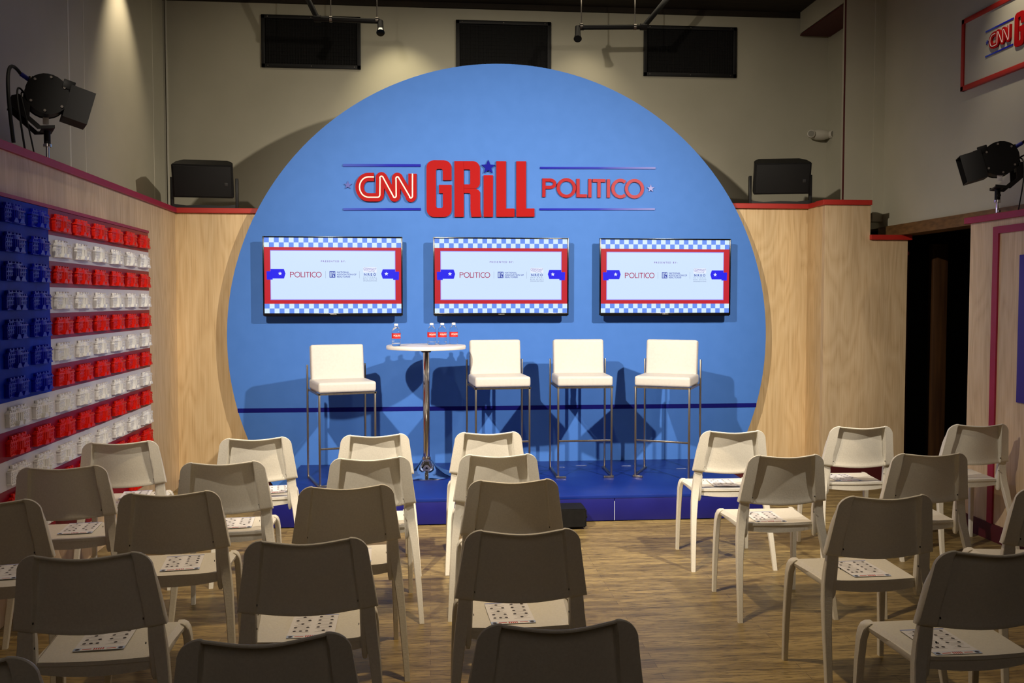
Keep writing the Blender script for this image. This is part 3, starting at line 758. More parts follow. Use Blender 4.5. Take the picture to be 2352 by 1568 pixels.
for i, (nm, a, b, yaw, lab) in enumerate(CH):
    ya = math.radians(yaw)
    if a:
        P = (at_z(*a, .795) + at_z(*b, .795)) / 2
    else:
        if nm == 'T0': P = at_z(75, 1147, .795) - Vector((math.cos(ya), math.sin(ya), 0)) * HALF
        if nm == 'V0': P = at_z(52, 1510, .795) - Vector((math.cos(ya), math.sin(ya), 0)) * HALF
        if nm == 'T5': P = at_z(2352, 1122, .795) + Vector((math.cos(ya), math.sin(ya), 0)) * HALF
        if nm == 'U4': P = at_z(2172, 1268, .795) + Vector((math.cos(ya), math.sin(ya), 0)) * HALF
    off = Vector((-math.sin(ya), math.cos(ya), 0)) * YB
    c = P - off; c.z = 0
    o = chair0 if i == 0 else dup(chair0)
    o.location = c; o.rotation_euler = (0, 0, ya)
    o['label'] = Wd + lab; o['group'] = 'rows of white audience chairs'
    CPOS[nm] = (c, ya)

# flyers on the seats
def make_flyer():
    mb = MB(); w_, h_ = .076, .108
    mb.box((0, 0, .0006), (w_ * 2, h_ * 2, .0008), M['paper'])
    def r(x0, y0, x1, y1, m, z=.0013): mb.quad([(x0, y0, z), (x1, y0, z), (x1, y1, z), (x0, y1, z)], m)
    def dot(x, y, rr, m, z=.0015): mb.quad([(x + rr * math.cos(k * pi / 5), y + rr * math.sin(k * pi / 5), z) for k in range(10)], m)
    r(-w_, h_ - .007, w_, h_ - .002, M['inkblue'])
    for cx in (-.037, .037):
        for row in range(5):
            y = .084 - row * .033
            if row % 2 == 0:
                dot(cx, y, .0058, M['ink']) if cx < 0 or row == 4 else [dot(cx - .019, y, .0058, M['ink']), dot(cx + .019, y, .0058, M['ink'])]
            if row % 2 or cx < 0 and row == 4:
                for dx in (-.020, .020): dot(cx + dx, y, .0058, M['ink'])
            r(cx - .016, y - .0018, cx + .016, y - .0004, M['inkgrey']); r(cx - .028, y - .0125, cx + .028, y - .011, M['inkgrey'])
            r(cx - .022, y + .0105, cx + .022, y + .0118, M['inkgrey'])
    r(-w_, -h_, w_, -h_ + .022, M['inklight'])
    r(-.055, -h_, .055, -h_ + .019, M['paper'], .0014)
    for k in range(5): r(-.016 + k * .0066, -h_ + .003, -.012 + k * .0066, -h_ + .018, M['inkred'], .0016)
    r(-.050, -h_ + .008, -.022, -h_ + .013, M['inkred'], .0016); r(.022, -h_ + .008, .050, -h_ + .013, M['inkred'], .0016)
    dot(-.064, -h_ + .010, .007, M['ink'], .0017); dot(.064, -h_ + .010, .007, M['ink'], .0017)
    return mb.build('flyer', None, smooth=0)
fl0 = make_flyer()
FL = [('F1', 318, 1128), ('F2', 632, 1122), ('F5', 1660, 1109), ('F6', 1935, 1097), ('S1', 185, 1213), ('S2', 545, 1201), ('S5', 1756, 1187), ('T1', 420, 1293), ('T4', 1975, 1306), ('U1', 246, 1465), ('U2', 720, 1438), ('U3', 1170, 1408), ('U4', 2165, 1478), ('T0', 8, 1314), ('T2', 812, 1276)]
ordn = {n[0]: n[4] for n in CH}
for i, (nm, x, y) in enumerate(FL):
    c, ya = CPOS[nm]
    p = at_z(x, y, .449)
    R = Matrix.Rotation(-ya, 3, 'Z'); lp = R @ Vector((p.x - c.x, p.y - c.y, 0))
    lp.x = max(-.10, min(.10, lp.x)); lp.y = max(-.070, min(.045, lp.y))
    q = Matrix.Rotation(ya, 3, 'Z') @ lp
    o = fl0 if i == 0 else fl0.copy()
    if i: COL.objects.link(o)
    o.location = (c.x + q.x, c.y + q.y, .4505); o.rotation_euler = (0, 0, ya + math.radians([0, 2, -2, 3][i % 4]))
    tag(o, 'flyer on the chair ' + ordn[nm], 'flyer', 'flyers laid on the seats')

# ================================================================== BAR STOOLS
def make_stool():
    t = thing('bar_stool', 'x', 'bar stool')      # front faces -y
    lt = M['leather']; st = M['steel']
    def cushion(w_, d_, h_, rr):
        b2 = bmesh.new(); bmesh.ops.create_cube(b2, size=1, matrix=Matrix.Diagonal((w_, d_, h_, 1)))
        bmesh.ops.bevel(b2, geom=b2.edges[:], offset=rr, segments=4, affect='EDGES', profile=.6); return b2
    mb = MB(); mb.absorb(cushion(.425, .40, .078, .022), Matrix.Translation((0, -.02, .742))); mb.build('seat', lt, t, smooth=50)
    mb = MB(); mb.absorb(cushion(.405, .075, .365, .022), Matrix.Translation((0, .165, .862)) @ Matrix.Rotation(math.radians(-7), 4, 'X')); mb.build('backrest', lt, t, smooth=50)
    for sx in (-1, 1):
        mb = MB(); mb.box((sx * .205, -.20, .35), (.014, .020, .70), bevel=.002); mb.build('leg', st, t)
        mb = MB(); mb.box((sx * .222, .20, .445), (.012, .032, .89), bevel=.002); mb.build('leg', st, t)
        mb = MB(); mb.box((sx * .2135, 0, .008), (.020, .42, .016), bevel=.002); mb.box((sx * .18, -.21, .008), (.07, .022, .016), bevel=.002); mb.build('floor_runner', st, t)
    mb = MB()
    mb.box((0, -.20, .694), (.424, .020, .014)); mb.box((0, .19, .694), (.43, .02, .014))
    for sx in (-1, 1): mb.box((sx * .211, 0, .694), (.014, .40, .014))
    mb.build('seat_frame', st, t)
    mb = MB(); mb.box((0, -.20, .285), (.41, .014, .014), bevel=.002); mb.build('footrest', st, t)
    return t
st0 = make_stool()
p3 = at_z(1343, 1097, SH); p4 = at_z(1459, 1095, SH); p1 = at_z(708, 1097, SH)
def off(a, v): a = math.radians(a); return Vector((v[0] * math.cos(a) - v[1] * math.sin(a), v[0] * math.sin(a) + v[1] * math.cos(a), 0))
def place_by(pt, a, v): return Vector(pt) - off(a, v)
ST = [(place_by(p1, 17, (-.222, .20)), 17, 'white padded bar stool alone at the left of the high table, turned right'),
      (Vector((at_y(1146, 900, 7.0).x, 7.05, SH)), 5, 'white padded bar stool just right of the high table'),
      (place_by(p3, -1, (0, -.20)), -1, 'white padded bar stool second from the right, facing straight out'),
      (place_by(p4, -26, (-.205, -.20)), -26, 'rightmost white padded bar stool, turned to the left')]
for i, (p, a, lab) in enumerate(ST):
    o = st0 if i == 0 else dup(st0); o.scale = (1, 1, 1)
    o.location = (p.x, p.y, SH); o.rotation_euler = (0, 0, math.radians(a)); o['label'] = lab; o['group'] = 'bar stools on the stage'
    if i == 0: o.scale = (1, 1, .975)

# ================================================================== HIGH TABLE AND BOTTLES
tp = at_z(980, 1091, SH)
TX, TY = tp.x, tp.y
tz = at_y(974, 792.5, TY).z
tab = thing('high_table', 'round white bar table on a chrome pedestal standing on the stage', 'table', (TX, TY, SH))
hT = tz - SH
mb = MB(); mb.lathe([(.28, hT - .030), (.303, hT - .028), (.306, hT - .022), (.306, hT - .006), (.302, hT), (.0, hT)][:-1], None, 64); mb.build('tabletop', M['tabletop'], tab)
mb = MB(); mb.lathe([(.10, hT - .034), (.10, hT - .030)], None, 32); mb.lathe([(.035, hT - .055), (.045, hT - .034)], None, 32); mb.build('mounting_plate', M['blackm'], tab)
mb = MB(); mb.lathe([(.0265, .10), (.0265, hT - .034)], None, 40); mb.build('column', M['chrome'], tab)
mb = MB(); mb.lathe([(.215, 0), (.222, .003), (.222, .007), (.20, .018), (.16, .032), (.12, .049), (.085, .070), (.060, .094), (.047, .112), (.040, .120), (.030, .124)], None, 56); mb.lathe([(.030, .12), (.036, .128), (.036, .140), (.029, .150)], None, 40); mb.build('base', M['chrome'], tab)
def make_bottle():
    t = thing('water_bottle', 'x', 'bottle')
    R = .0335
    prof = [(.010, .003), (.024, .0), (.030, .003), (R, .012), (R, .022), (R - .0015, .026), (R, .030), (R, .038), (R - .0015, .042), (R, .046), (R, .054), (R - .001, .057), (R - .001, .098), (R, .101), (R - .001, .112), (.028, .126), (.020, .138), (.0125, .148), (.0115, .153)]
    mb = MB(); mb.lathe(prof, None, 40); mb.build('body', M['water'], t, smooth=60)
    mb = MB(); mb.lathe([(.0145, .1535), (.0150, .156), (.0150, .167), (.0135, .1695)], None, 28); mb.build('cap', M['cap'], t)
    mb = MB(); r2 = R + .0004; seg = 48
    for k in range(seg):
        a, b = 2 * pi * k / seg, 2 * pi * (k + 1) / seg
        mb.quad([(r2 * math.cos(a), r2 * math.sin(a), .058), (r2 * math.cos(b), r2 * math.sin(b), .058), (r2 * math.cos(b), r2 * math.sin(b), .098), (r2 * math.cos(a), r2 * math.sin(a), .098)], M['label'])
    bmesh.ops.remove_doubles(mb.bm, verts=mb.bm.verts[:], dist=1e-5)
    lb = mb.build('label_wrap', M['label'], t)
    mb = MB(); add_politico(mb, -.018, .074, .066, 0, .0002, M['white'])
    for v in mb.bm.verts:
        a = v.co.x / R - pi / 2; rr = r2 + .0006 - v.co.y
        v.co = Vector((rr * math.cos(a), rr * math.sin(a), v.co.z))
    mb.build('label_lettering', M['white'], lb, smooth=0)
    return t
b0 = make_bottle()
BL = [(910, 795.0, 'water bottle with red label standing alone at the left of the high table'), (991.5, 791.5, 'water bottle with red label, left one of the three close together'),
      (1016, 791.2, 'water bottle with red label, middle one of the three close together'), (1042, 790.4, 'water bottle with red label, rightmost on the high table')]
for i, (x, y, lab) in enumerate(BL):
    p = at_z(x, y, tz)
    d = Vector((p.x - TX, p.y - TY)); 
    if d.length > .255: d = d.normalized() * .255
    q = Vector((TX, TY)) + d; sx = at_y(x, y, q.y).x
    o = b0 if i == 0 else dup(b0)
    o.location = (sx, q.y, tz + .0005); o['label'] = lab; o['group'] = 'water bottles on the high table'

# ================================================================== FLAG OF RELIEFS
lx = lambda px, py, off_=.03: None
def on_left(px, py, o_=.03):
    """photo ray met with the plane o_ in front of the left plywood wall, in wall-local coordinates"""
    P0 = LM @ Vector((0, -o_, 0)); n_ = lnor; d = ray(px, py); tt = (P0 - Vector((0, 0, CAM_H))).dot(n_) / d.dot(n_)
    return LM.inverted() @ (d * tt + Vector((0, 0, CAM_H)))
FXR = (on_left(343, 700).x); cellw = (on_left(343, 700).x - on_left(0, 700).x) / 8 ; cellw = (on_left(343, 700).x - on_left(115, 700).x) / 6
ztop = (on_left(343, 534).z + on_left(116, 483).z) / 2; SHT = (ztop - (on_left(343, 979).z + on_left(0, 1125).z) / 2) / 10
NCOL = 11
flag = thing('relief_flag', 'flag wall panel of moulded plastic buildings in red white and blue', 'flag panel', LM @ Vector((FXR, -.001, 0)), LANG)
mb = MB(); mb.box((-NCOL * cellw / 2, -.012, ztop - 6.5 * SHT), (NCOL * cellw, .022, 13 * SHT - .004)); mb.build('backing_board', M['crimson'], flag)
for k in range(13):
    n_ = 6 if k < 7 else NCOL
    mb = MB(); mb.box((-n_ * cellw / 2, -.026, ztop - (k + .5) * SHT), (n_ * cellw, .006, SHT - .0006)); mb.build('stripe', M['flagred'] if k % 2 == 0 else M['flagwhite'], flag, smooth=0)
mb = MB(); mb.box((-(6 + (NCOL - 6) / 2) * cellw, -.026, ztop - 3.5 * SHT), ((NCOL - 6) * cellw - .002, .006, 7 * SHT - .001)); mb.build('canton', M['flagblue'], flag, smooth=0)
mb = MB(); mb.box((-NCOL * cellw / 2, -.018, ztop + .010), (NCOL * cellw, .034, .018)); mb.build('top_trim', M['crimson'], flag, smooth=0)
def relief_mesh(name, m):
    W_, H_, D_ = cellw * .72, SHT * .50, .034
    mb = MB(); z0 = -H_ / 2
    bl = D_ * .62
    mb.box((0, -bl / 2, 0), (W_, bl, H_), bevel=.002)                       # main block
    mb.box((0, -bl / 2 - .001, H_ / 2 - .004), (W_ + .010, bl + .006, .008), bevel=.0015)   # cornice
    mb.box((0, -bl / 2 - .001, z0 + .004), (W_ + .006, bl + .005, .008), bevel=.0015)
    mb.box((0, -bl / 2 - .001, H_ * .16), (W_ + .003, bl + .002, .004))
    # roof and balustrade, chimneys
    pr = [(-W_ * .44, H_ / 2), (W_ * .44, H_ / 2), (W_ * .30, H_ / 2 + .017), (-W_ * .30, H_ / 2 + .017)]
    mb.prism(pr, -bl * .85, -.0)
    for cx in (-.34, -.18, 0.02, .18, .34): mb.box((W_ * cx, -bl * .5, H_ / 2 + .017), (.016, .014, .016), bevel=.002)
    for k in range(11): mb.box((W_ * (-.46 + k * .092), -bl + .001, H_ / 2 + .004), (.009, .006, .010), bevel=.001)
    # windows as recessed-looking frames with sills
    for k in (-.42, -.335, -.25, .25, .335, .42):
        for zz in (-.26, .02, .30):
            mb.box((W_ * k, -bl - .0005, H_ * zz), (.012, .004, H_ * .15), bevel=.0008)
            mb.box((W_ * k, -bl - .0015, H_ * (zz - .10)), (.016, .005, .003))
    # round portico: base, columns, entablature, stairs
    pc = W_ * .15
    def half(r_, za, zb_):
        n = 16; pts = [(r_ * math.cos(pi * i / n), -bl * .9 - r_ * .36 * math.sin(pi * i / n)) for i in range(n + 1)]
        a = [mb.bm.verts.new((x, y, za)) for x, y in pts]; b = [mb.bm.verts.new((x, y, zb_)) for x, y in pts]
        mb.face(a); mb.face(b[::-1])
        for i in range(n + 1): mb.face([a[i], a[(i + 1) % (n + 1)], b[(i + 1) % (n + 1)], b[i]])
    half(pc + .010, z0, z0 + H_ * .22); half(pc + .006, H_ * .38, H_ * .5 + .006); half(pc - .012, z0 + H_ * .22, H_ * .38); half(pc - .006, H_ * .5, H_ * .5 + .014)
    for i in range(6):
        a = pi * (i + .5) / 6; x = pc * math.cos(a); y = -bl * .9 - pc * .36 * math.sin(a)
        mb.tube([(x, y, z0 + H_ * .2), (x, y, H_ * .40)], .0042, None, 7)
    for k in range(3): mb.box((pc * 1.0, -bl - .010, z0 + .006 + k * .007), (.05 - k * .012, .022, .007)); mb.box((-pc * 1.0, -bl - .010, z0 + .006 + k * .007), (.05 - k * .012, .022, .007))
    o = mb.build(name, m, flag, smooth=35); return o
rr = relief_mesh('building_relief', M['relred']); rw = relief_mesh('building_relief', M['relwhite']); rb = relief_mesh('building_relief', M['relblue'])
proto = {'r': [rr, True], 'w': [rw, True], 'b': [rb, True]}
def put_relief(key, c, k):
    o, first = proto[key]
    if first: proto[key][1] = False
    else:
        n_ = o.copy(); COL.objects.link(n_); o = n_
    o.parent = flag; o.location = (-(c + .5) * cellw, -.029, ztop - (k + .60) * SHT)
for k in range(13):
    for c in range(6 if k < 7 else 9):
        if k >= 11 and c > 7: continue
        if k == 12 and (c > 1): continue
        if k < 11 and c == 8: continue
        if k == 11 and c in (0, 1) : pass
        put_relief('r' if k % 2 == 0 else 'w', c, k)
for k in range(7):
    for c in (6, 7): put_relief('b', c, k)

# ================================================================== SPEAKERS ON THE LEDGES
def make_speaker():
    t = thing('loudspeaker', 'x', 'loudspeaker')
    Rm = Matrix.Translation((0, 0, .245)) @ Matrix.Rotation(math.radians(17), 4, 'X')
    mb = MB(); W_, D_, H_ = .475, .25, .27
    hexp = [(-W_ / 2, -D_ / 2), (W_ / 2, -D_ / 2), (W_ / 2 - .012, D_ * .1), (W_ / 2 - .06, D_ / 2), (-W_ / 2 + .06, D_ / 2), (-W_ / 2 + .012, D_ * .1)]
    a = [mb.bm.verts.new(Rm @ Vector((x, y, -H_ / 2))) for x, y in hexp]; b = [mb.bm.verts.new(Rm @ Vector((x, y, H_ / 2))) for x, y in hexp]
    mb.face(a[::-1]); mb.face(b)
    for i in range(6): mb.face([a[i], a[(i + 1) % 6], b[(i + 1) % 6], b[i]])
    bmesh.ops.bevel(mb.bm, geom=mb.bm.edges[:], offset=.006, segments=2, affect='EDGES')
    mb.build('cabinet', M['black'], t)
    mb = MB(); mb.box(Rm @ Vector((0, -D_ / 2 - .004, 0)), (W_ - .03, .008, H_ - .025), None, Matrix.Rotation(math.radians(17), 4, 'X'), .003); mb.build('grille', M['grille'], t)
    mb = MB(); mb.box(Rm @ Vector((W_ / 2 - .055, -D_ / 2 - .0095, -.02)), (.026, .003, .026), None, Matrix.Rotation(math.radians(17), 4, 'X'), .001)
    mb.build('badge', mat('badge_grey', (.03, .03, .03), .4), t)
    for sx in (-1, 1):
        mb = MB(); mb.box((sx * (W_ / 2 + .018), 0, .125), (.022, .06, .25), bevel=.003); mb.lathe([(.018, 0), (.018, .018)], None, 16, Matrix.Translation((sx * (W_ / 2 + .010), 0, .235)) @ Matrix.Rotation(sx * pi / 2, 4, 'Y')); mb.build('bracket_arm', M['blackm'], t)
    mb = MB(); mb.prism([(-W_ / 2 - .022, 0), (W_ / 2 + .022, 0), (W_ / 2 + .022, .035), (W_ * .3, .022), (0, .028), (-W_ * .3, .022), (-W_ / 2 - .022, .035)], -.025, .025); mb.build('bracket_base', M['blackm'], t)
    return t
sp0 = make_speaker()
pL = at_y(471, 478, Y_L + .05); pR = at_y(1791, 467, Y_R + .05)
sp0.location = (pL.x, pL.y, Z_L + CAPT); sp0.rotation_euler = (0, 0, math.radians(6)); sp0['label'] = 'black loudspeaker in a bracket on the left ledge, above the left plywood'; sp0['group'] = 'loudspeakers on the ledges'
o = dup(sp0, (pR.x, pR.y, Z_R + CAPT), math.radians(-12), 'black loudspeaker in a bracket on the right ledge, below the emergency light', 'loudspeakers on the ledges')

# ================================================================== STAGE LIGHTS ON THE LEDGES
def make_fixture(side):
    """head aims along local -y, pivot at z .30"""
    t = thing('stage_light', 'x', 'stage light')
    bkm = M['blackm']
    Hm = Matrix.Translation((0, 0, .353)) @ Matrix.Rotation(math.radians(16), 4, 'X')
    RX = Matrix.Rotation(pi / 2, 4, 'X'); RY = Matrix.Rotation(pi / 2, 4, 'Y')
    mb = MB(); mb.lathe([(.085, -.06), (.105, -.055), (.105, .055), (.085, .06)], None, 28, Hm @ RY); mb.build('housing', bkm, t)
    for sx in (-1, 1):
        mb = MB()
        mb.lathe([(.108, 0), (.108, .006)], bkm, 28, Hm @ Matrix.Translation((sx * .075, 0, 0)) @ RY)
        for a in (.6, 1.5, 2.4, 3.6, 4.6, 5.5):
            mb.lathe([(.007, 0), (.007, .004)], M['steel'], 8, Hm @ Matrix.Translation((sx * .083, .092 * math.cos(a), .092 * math.sin(a))) @ RY)
        mb.box(Hm @ Vector((sx * .079, -.085, .085)), (.008, .06, .05), bkm, Hm.to_3x3().to_4x4(), .004)
        mb.build('side_plate', None, t)
    mb = MB()
    for k in range(7): mb.box(Hm @ Vector((0, .03 + k * .012, 0)), (.13, .004, .17 - k * .008), None, Hm.to_3x3().to_4x4())
    mb.build('heat_sink', M['black'], t)
    mb = MB(); q = .088; F_ = .105
    for s_ in ((0, q), (0, -q)): mb.box(Hm @ Vector((0, -.16, s_[1])), (.18, .125, .004), None, Hm.to_3x3().to_4x4())
    for s_ in (-1, 1): mb.box(Hm @ Vector((s_ * .09, -.16, 0)), (.004, .125, .18), None, Hm.to_3x3().to_4x4())
    mb.box(Hm @ Vector((0, -.10, 0)), (.18, .006, .18), None, Hm.to_3x3().to_4x4()); mb.build('snoot', bkm, t)
    mb = MB(); mb.lathe([(.05, -.112), (.052, -.105)], None, 24, Hm @ RX @ Matrix.Rotation(pi, 4, 'X')); mb.build('lens', mat('lens_glass', (.7, .65, .55), .05, spec=.8), t)
    # yoke
    for sx in (-1, 1):
        mb = MB(); mb.prism([(.054, .157), (.186, .278), (.172, .321), (.136, .332), (.086, .285), (.0895, .221), (.039, .176), (-.03, .185), (-.03, .168)], -.004, .004, None, Matrix.Translation((sx * .100, 0, 0)) @ Matrix.Rotation(pi / 2, 4, 'Z'))
        mb.tube([(sx * .083, .135, .30), (sx * .110, .135, .30)], .014, None, 12)
        mb.build('yoke_arm', bkm, t)
    mb = MB(); mb.box((0, .0, .172), (.205, .06, .010), bevel=.002); mb.box((0, .12, .30), (.15, .03, .05), bevel=.004); mb.build('yoke_bar', bkm, t)
    mb = MB(); mb.tube([(0, 0, .178), (0, 0, .088)], .017, None, 14); mb.tube([(0, 0, .12), (.055, 0, .12)], .0035, None, 8); mb.lathe([(.010, 0), (.010, .008)], None, 12, Matrix.Translation((.055, 0, .12)) @ RY); mb.build('spigot_sleeve', M['black'], t)
    mb = MB(); mb.tube([(0, 0, .098), (0, 0, .004)], .009, None, 12); mb.lathe([(.021, .080), (.021, .096)], None, 16); mb.lathe([(.035, 0), (.035, .006), (.02, .010)], None, 20); mb.build('spigot', M['chrome'], t)
    mb = MB(); mb.box((.062, 0, .235), (.003, .03, .05), None, None, .001); lbp = mb.build('label_plate', M['cap'], t)
    mb = MB(); c0 = Hm @ Vector((side * .05, .09, .04)); c1 = Hm @ Vector((side * .06, .145, .055)); mb.tube([c0, c1], .012, M['cableblue'], 12); mb.box(Hm @ Vector((side * .05, .105, .054)), (.014, .022, .01), M['yellow']); mb.build('power_plug', None, t)
    def cable(p0, p1, p2, p3, r_, nm):
        pts = []
        for k in range(25):
            u = k / 24; pts.append(p0 * (1 - u) ** 3 + p1 * 3 * u * (1 - u) ** 2 + p2 * 3 * u * u * (1 - u) + p3 * u ** 3)
        b = MB(); b.tube(pts, r_, None, 8); b.build(nm, M['black'], t)
    cable(c1, c1 + Vector((side * .15, .08, .07)), Vector((side * .58, .22, .30)), Vector((side * .55, .19, .006)), .009, 'power_cable')
    q0 = Hm @ Vector((side * .05, .11, -.03)); cable(q0, q0 + Vector((side * .08, .05, .05)), Vector((side * .37, .16, .24)), Vector((side * .35, .13, .006)), .005, 'data_cable')
    cable(q0 + Vector((-side * .02, 0, 0)), q0 + Vector((side * .05, .03, .0)), Vector((side * .23, .11, .2)), Vector((side * .22, .08, .006)), .004, 'data_cable')
    mb = MB(); mb.lathe([(.012, 0), (.012, .014)], None, 12, Matrix.Translation((.05, .0, .014))); mb.box((.025, 0, .006), (.07, .03, .010)); mb.build('base_clamp', M['steel'], t)
    return t
fx0 = make_fixture(-1)
zl_t = Z_L + CAPT
q = at_z(147, 372, zl_t)
# the stand sits on the middle of the cap
pl = LM.inverted() @ q; pl = LM @ Vector((pl.x, .045, 0))
fx0.location = (pl.x, pl.y, zl_t)
tgt = Vector((2.0, 7.6, 0)); dv = tgt - Vector((pl.x, pl.y, 0))
fx0.rotation_euler = (0, 0, math.atan2(dv.y, dv.x) + pi / 2 - math.radians(4)); fx0['label'] = 'black stage light on the dark red ledge at the left, aimed right'; fx0['group'] = 'stage lights on the side ledges'
q2 = at_x(2290, 497, X2 + .06)
o = make_fixture(1); o.location = (X2 + .06, q2.y, z2 + .042); o['label'] = 'black stage light on the crimson ledge at the right picture edge'; o['group'] = 'stage lights on the side ledges'
dv2 = Vector((-.9, 7.6, 0)) - Vector((X2 + .06, q2.y, 0)); o.rotation_euler = (0, 0, math.atan2(dv2.y, dv2.x) + pi / 2)
FIXP = 26
for fx, tg in ((fx0, (3.6, 4.9, 1.7)), (o, (-2.15, 5.8, 1.9))):
    base = Vector(fx.location) + Vector((0, 0, .33)); d = (Vector(tg) - base).normalized()
    spot('stage_light_beam', base + d * .24, tg, FIXP, 60, 1.0, (.52, .38, 1.0), .045)

# ================================================================== VENTS, PIPES, EMERGENCY LIGHT
VL = ['black vent grille high on the wall, left of the round backdrop top', 'black vent grille partly hidden behind the top of the round backdrop', 'black vent grille high on the wall at the right']
for i, (xa, xb, ya_, yb_) in enumerate(((600, 829, 41, 158), (1047, 1265, 53, 173), (1478, 1690, 69, 181))):
    a = at_y((xa), (ya_), YW); b = at_y(xb, yb_, YW); cx = (a.x + b.x) / 2; wv = b.x - a.x; zt_, zb_ = at_y(1176, 50, YW).z, at_y(1176, 168, YW).z
    v = thing('vent_grille', VL[i], 'vent', (cx, YW, zb_), 0, 'wall vents'); hv = zt_ - zb_
    mb = MB(); f = .035
    mb.box((0, -.012, hv - f / 2), (wv, .024, f), bevel=.003); mb.box((0, -.012, f / 2), (wv, .024, f), bevel=.003)
    for s_ in (-1, 1): mb.box((s_ * (wv / 2 - f / 2), -.012, hv / 2), (f, .024, hv), bevel=.003)
    mb.build('frame', M['blackm'], v)
    mb = MB(); mb.box((0, -.002, hv / 2), (wv - f, .003, hv - f)); mb.build('backing', M['void'], v)
    mb = MB()
    n = 34
    for k in range(n): mb.box((-wv / 2 + f + (wv - 2 * f) * (k + .5) / n, -.010, hv / 2), (.003, .010, hv - 2 * f))
    for k in range(12): mb.box((0, -.008, f + (hv - 2 * f) * (k + .5) / 12), (wv - 2 * f, .004, .0025))
    mb.build('grid', M['grille'], v)
    for sx in (-1, 0, 1):
        for zz in (f / 2, hv - f / 2):
            mb = MB(); mb.lathe([(.006, 0), (.004, .003)], None, 10, Matrix.Translation((sx * (wv / 2 - .06), -.024, zz)) @ Matrix.Rotation(pi / 2, 4, 'X')); mb.build('screw', M['steel'], v)
YP = 8.15
def pipe(pix, end, rods, lab, finial):
    P = [at_y(x, y, YP) for x, y in pix]; base = P[1]
    t = thing('sprinkler_pipe', lab, 'pipe', (0, 0, 0), 0, 'ceiling pipes')
    up = P[0] + (P[0] - P[1]) * .6; up.z = ZC
    up = P[1] + (P[0] - P[1]) * ((ZC - P[1].z) / max(.01, P[0].z - P[1].z))
    mb = MB(); mb.tube([up, P[1]], .024, None, 14); mb.build('riser', M['blackm'], t)
    mb = MB(); mb.tube([P[1], P[2]], .022, None, 14); mb.build('branch_line', M['blackm'], t)
    mb = MB(); mb.tube([P[1] + Vector((-.03, 0, 0)), P[1] + Vector((.03, 0, 0))], .030, None, 14); mb.build('coupling', M['blackm'], t)
    e = at_y(*end, YP - .08)
    mb = MB(); mid = P[2] + Vector(((e.x - P[2].x) * .8, 0, -.005)); mb.tube([P[2], mid, e], .026, None, 14); mb.build('elbow', M['blackm'], t)
    mb = MB(); dd = (e - mid).normalized(); mb.tube([e, e + dd * .03], .030, None, 16); mb.tube([e + dd * .03, e + dd * .034], .036, None, 16); mb.build('sprinkler_head', M['chrome'] if finial else M['blackm'], t)
    for (x, y) in rods:
        p = at_y(x, y, YP); mb = MB(); mb.tube([(p.x, p.y, ZC), (p.x, p.y, p.z)], .005, None, 8); mb.tube([(p.x - .012, p.y, p.z), (p.x + .012, p.y, p.z)], .028, None, 14); mb.build('hanger', M['steel'], t)
pipe([(708, 0), (729, 43), (868, 49)], (874, 70), [(760, 44), (866, 46)], 'black ceiling pipe ending in a bright sprinkler head above the left vent', True)
pipe([(1530, 0), (1478, 62), (1340, 63)], (1327, 84), [(1458, 62), (1335, 60)], 'black ceiling pipe with a dark elbow above the right vent', False)
e = at_y(1884, 313, YW)
em = thing('emergency_light', 'small oval twin-head emergency light on the wall above the right loudspeaker', 'light fitting', (e.x - .04, YW - .04, e.z))
mb = MB()
b2 = bmesh.new(); bmesh.ops.create_uvsphere(b2, u_segments=28, v_segments=16, radius=1, matrix=Matrix.Diagonal((.12, .055, .052, 1))); mb.absorb(b2, Matrix.Translation((0, -.045, 0))); mb.build('body', M['pale'], em)
for sx in (-1, 1):
    mb = MB(); mb.lathe([(.020, -.02), (.038, .0), (.038, .03), (.034, .034)], None, 24, Matrix.Translation((sx * .10, -.065, .0)) @ Matrix.Rotation(pi / 2, 4, 'X') @ Matrix.Rotation(sx * .35, 4, 'Y'))
    hd = mb.build('lamp_head', M['pale'], em)
    mb = MB(); mb.lathe([(.030, .0345), (.030, .036)], None, 24, Matrix.Translation((sx * .10, -.065, .0)) @ Matrix.Rotation(pi / 2, 4, 'X') @ Matrix.Rotation(sx * .35, 4, 'Y')); mb.build('lens', mat('lamp_lens', (.25, .24, .2), .2), hd)

# ================================================================== SIGN ON THE RIGHT WALL
ps = at_x(2217, 47, XR); pz = at_x(2213, 211, XR)
ws = thing('wall_sign', 'red framed sign with red lettering high on the right wall', 'sign', (XR, ps.y, (ps.z + pz.z) / 2), -pi / 2)
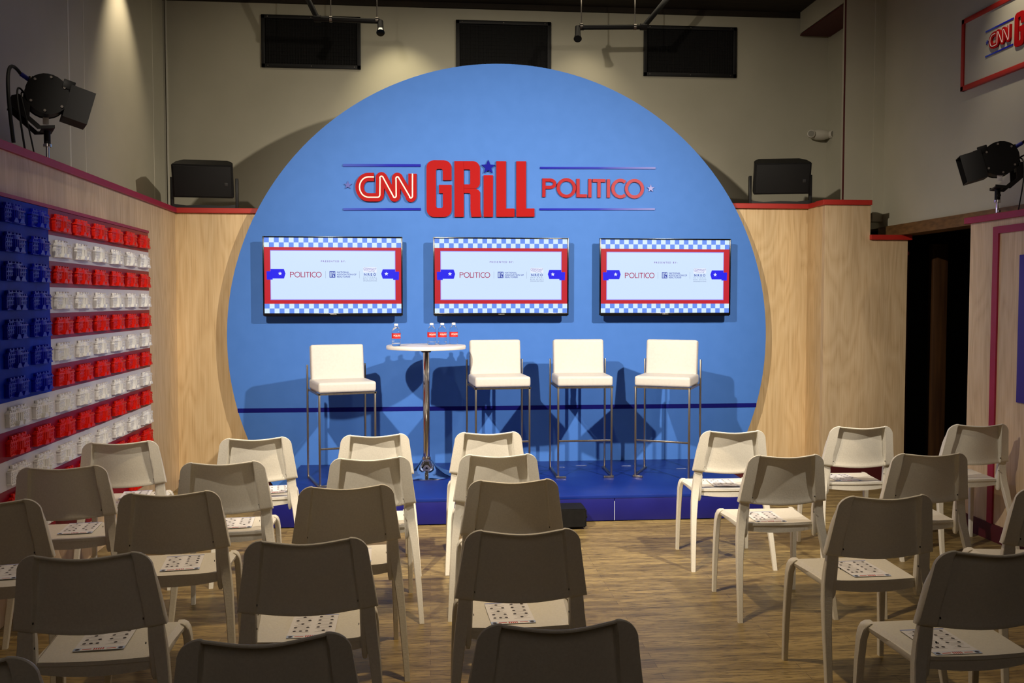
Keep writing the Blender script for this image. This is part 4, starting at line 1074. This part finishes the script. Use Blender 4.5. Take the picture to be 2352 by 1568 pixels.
# local x runs towards the camera, local -y faces the room
LW, LH = 1.9, ps.z - pz.z
mb = MB(); mb.box((LW / 2, -.009, 0), (LW - .02, .016, LH - .02)); mb.build('board', M['wall'], ws)
mb = MB(); f = .034
for zz in (LH / 2 - f / 2, -LH / 2 + f / 2): mb.box((LW / 2, -.014, zz), (LW, .028, f), bevel=.002)
for xx in (f / 2, LW - f / 2): mb.box((xx, -.014, 0), (f, .028, LH), bevel=.002)
mb.build('frame', M['red'], ws)
sub = bpy.data.objects.new('artwork', None); COL.objects.link(sub)
sc_ = .49
art = []
class _R: pass
tmp = bpy.data.objects.new('tmp', None); COL.objects.link(tmp)
build_sign(tmp, .012, full=False)
x_off = (ps.y - at_x(2270, 100, XR).y) - sgx(85) * sc_
zoff = at_x(2271, 99, XR).z - ws.location.z - sgz(119, 258) * sc_
for c in kids(tmp):
    me = c.data; me.transform(Matrix.Translation((x_off, -.0165, zoff)) @ Matrix.Diagonal((sc_, 1, sc_, 1))); c.parent = ws
bpy.data.objects.remove(tmp); bpy.data.objects.remove(sub)

# ================================================================== SMALL THINGS
# floor light at the foot of the stage
fp = at_z(1296, 1204, 0)
fl = thing('floor_light', 'small black box light on the floor against the stage front', 'stage light', (fp.x, SY0 - .11, 0))
mb = MB(); mb.prism([(-.10, 0.012), (.10, .035), (.10, .14), (-.10, .14)], -.13, .13, None, Matrix.Rotation(pi / 2, 4, 'Z')); bmesh.ops.bevel(mb.bm, geom=mb.bm.edges[:], offset=.008, segments=2, affect='EDGES'); mb.build('housing', M['black'], fl)
mb = MB(); mb.tube([(-.10, -.04, .004), (.10, -.04, .004)], .004, None, 8); mb.tube([(.10, -.04, .004), (.135, -.04, .07)], .004, None, 8); mb.tube([(-.10, -.04, .004), (-.135, -.04, .07)], .004, None, 8); mb.build('stand', M['steel'], fl)
mb = MB(); mb.lathe([(.012, 0), (.012, .012)], None, 14, Matrix.Translation((.13, -.04, .075)) @ Matrix.Rotation(pi / 2, 4, 'Y')); mb.build('knob', M['black'], fl)
for i, (x, y, ln, lab) in enumerate(((1291, 1073, .022, 'tiny scrap of white tape on the stage beside the third stool leg'), (1335, 1069, .045, 'torn strip of white tape on the stage behind the third stool'), (1438, 1070, .04, 'torn strip of tape on the stage between the two right stools'), (1565, 1076, .04, 'pale tape scrap on the stage under the rightmost stool'))):
    p = at_z(x, y, SH); mb = MB(); mb.prism([(-ln, -.004), (-ln * .2, -.003), (ln * .6, -.006), (ln, .004), (ln * .7, .010), (ln * .2, .002), (-ln * .8, .003)], 0, .0008, None, Matrix.Rotation(pi / 2, 4, 'X'))
    o = mb.build('tape_scrap', M['tape'], smooth=0); o.location = (p.x, p.y, SH + .0012); tag(o, lab, 'tape', 'tape scraps on the stage')
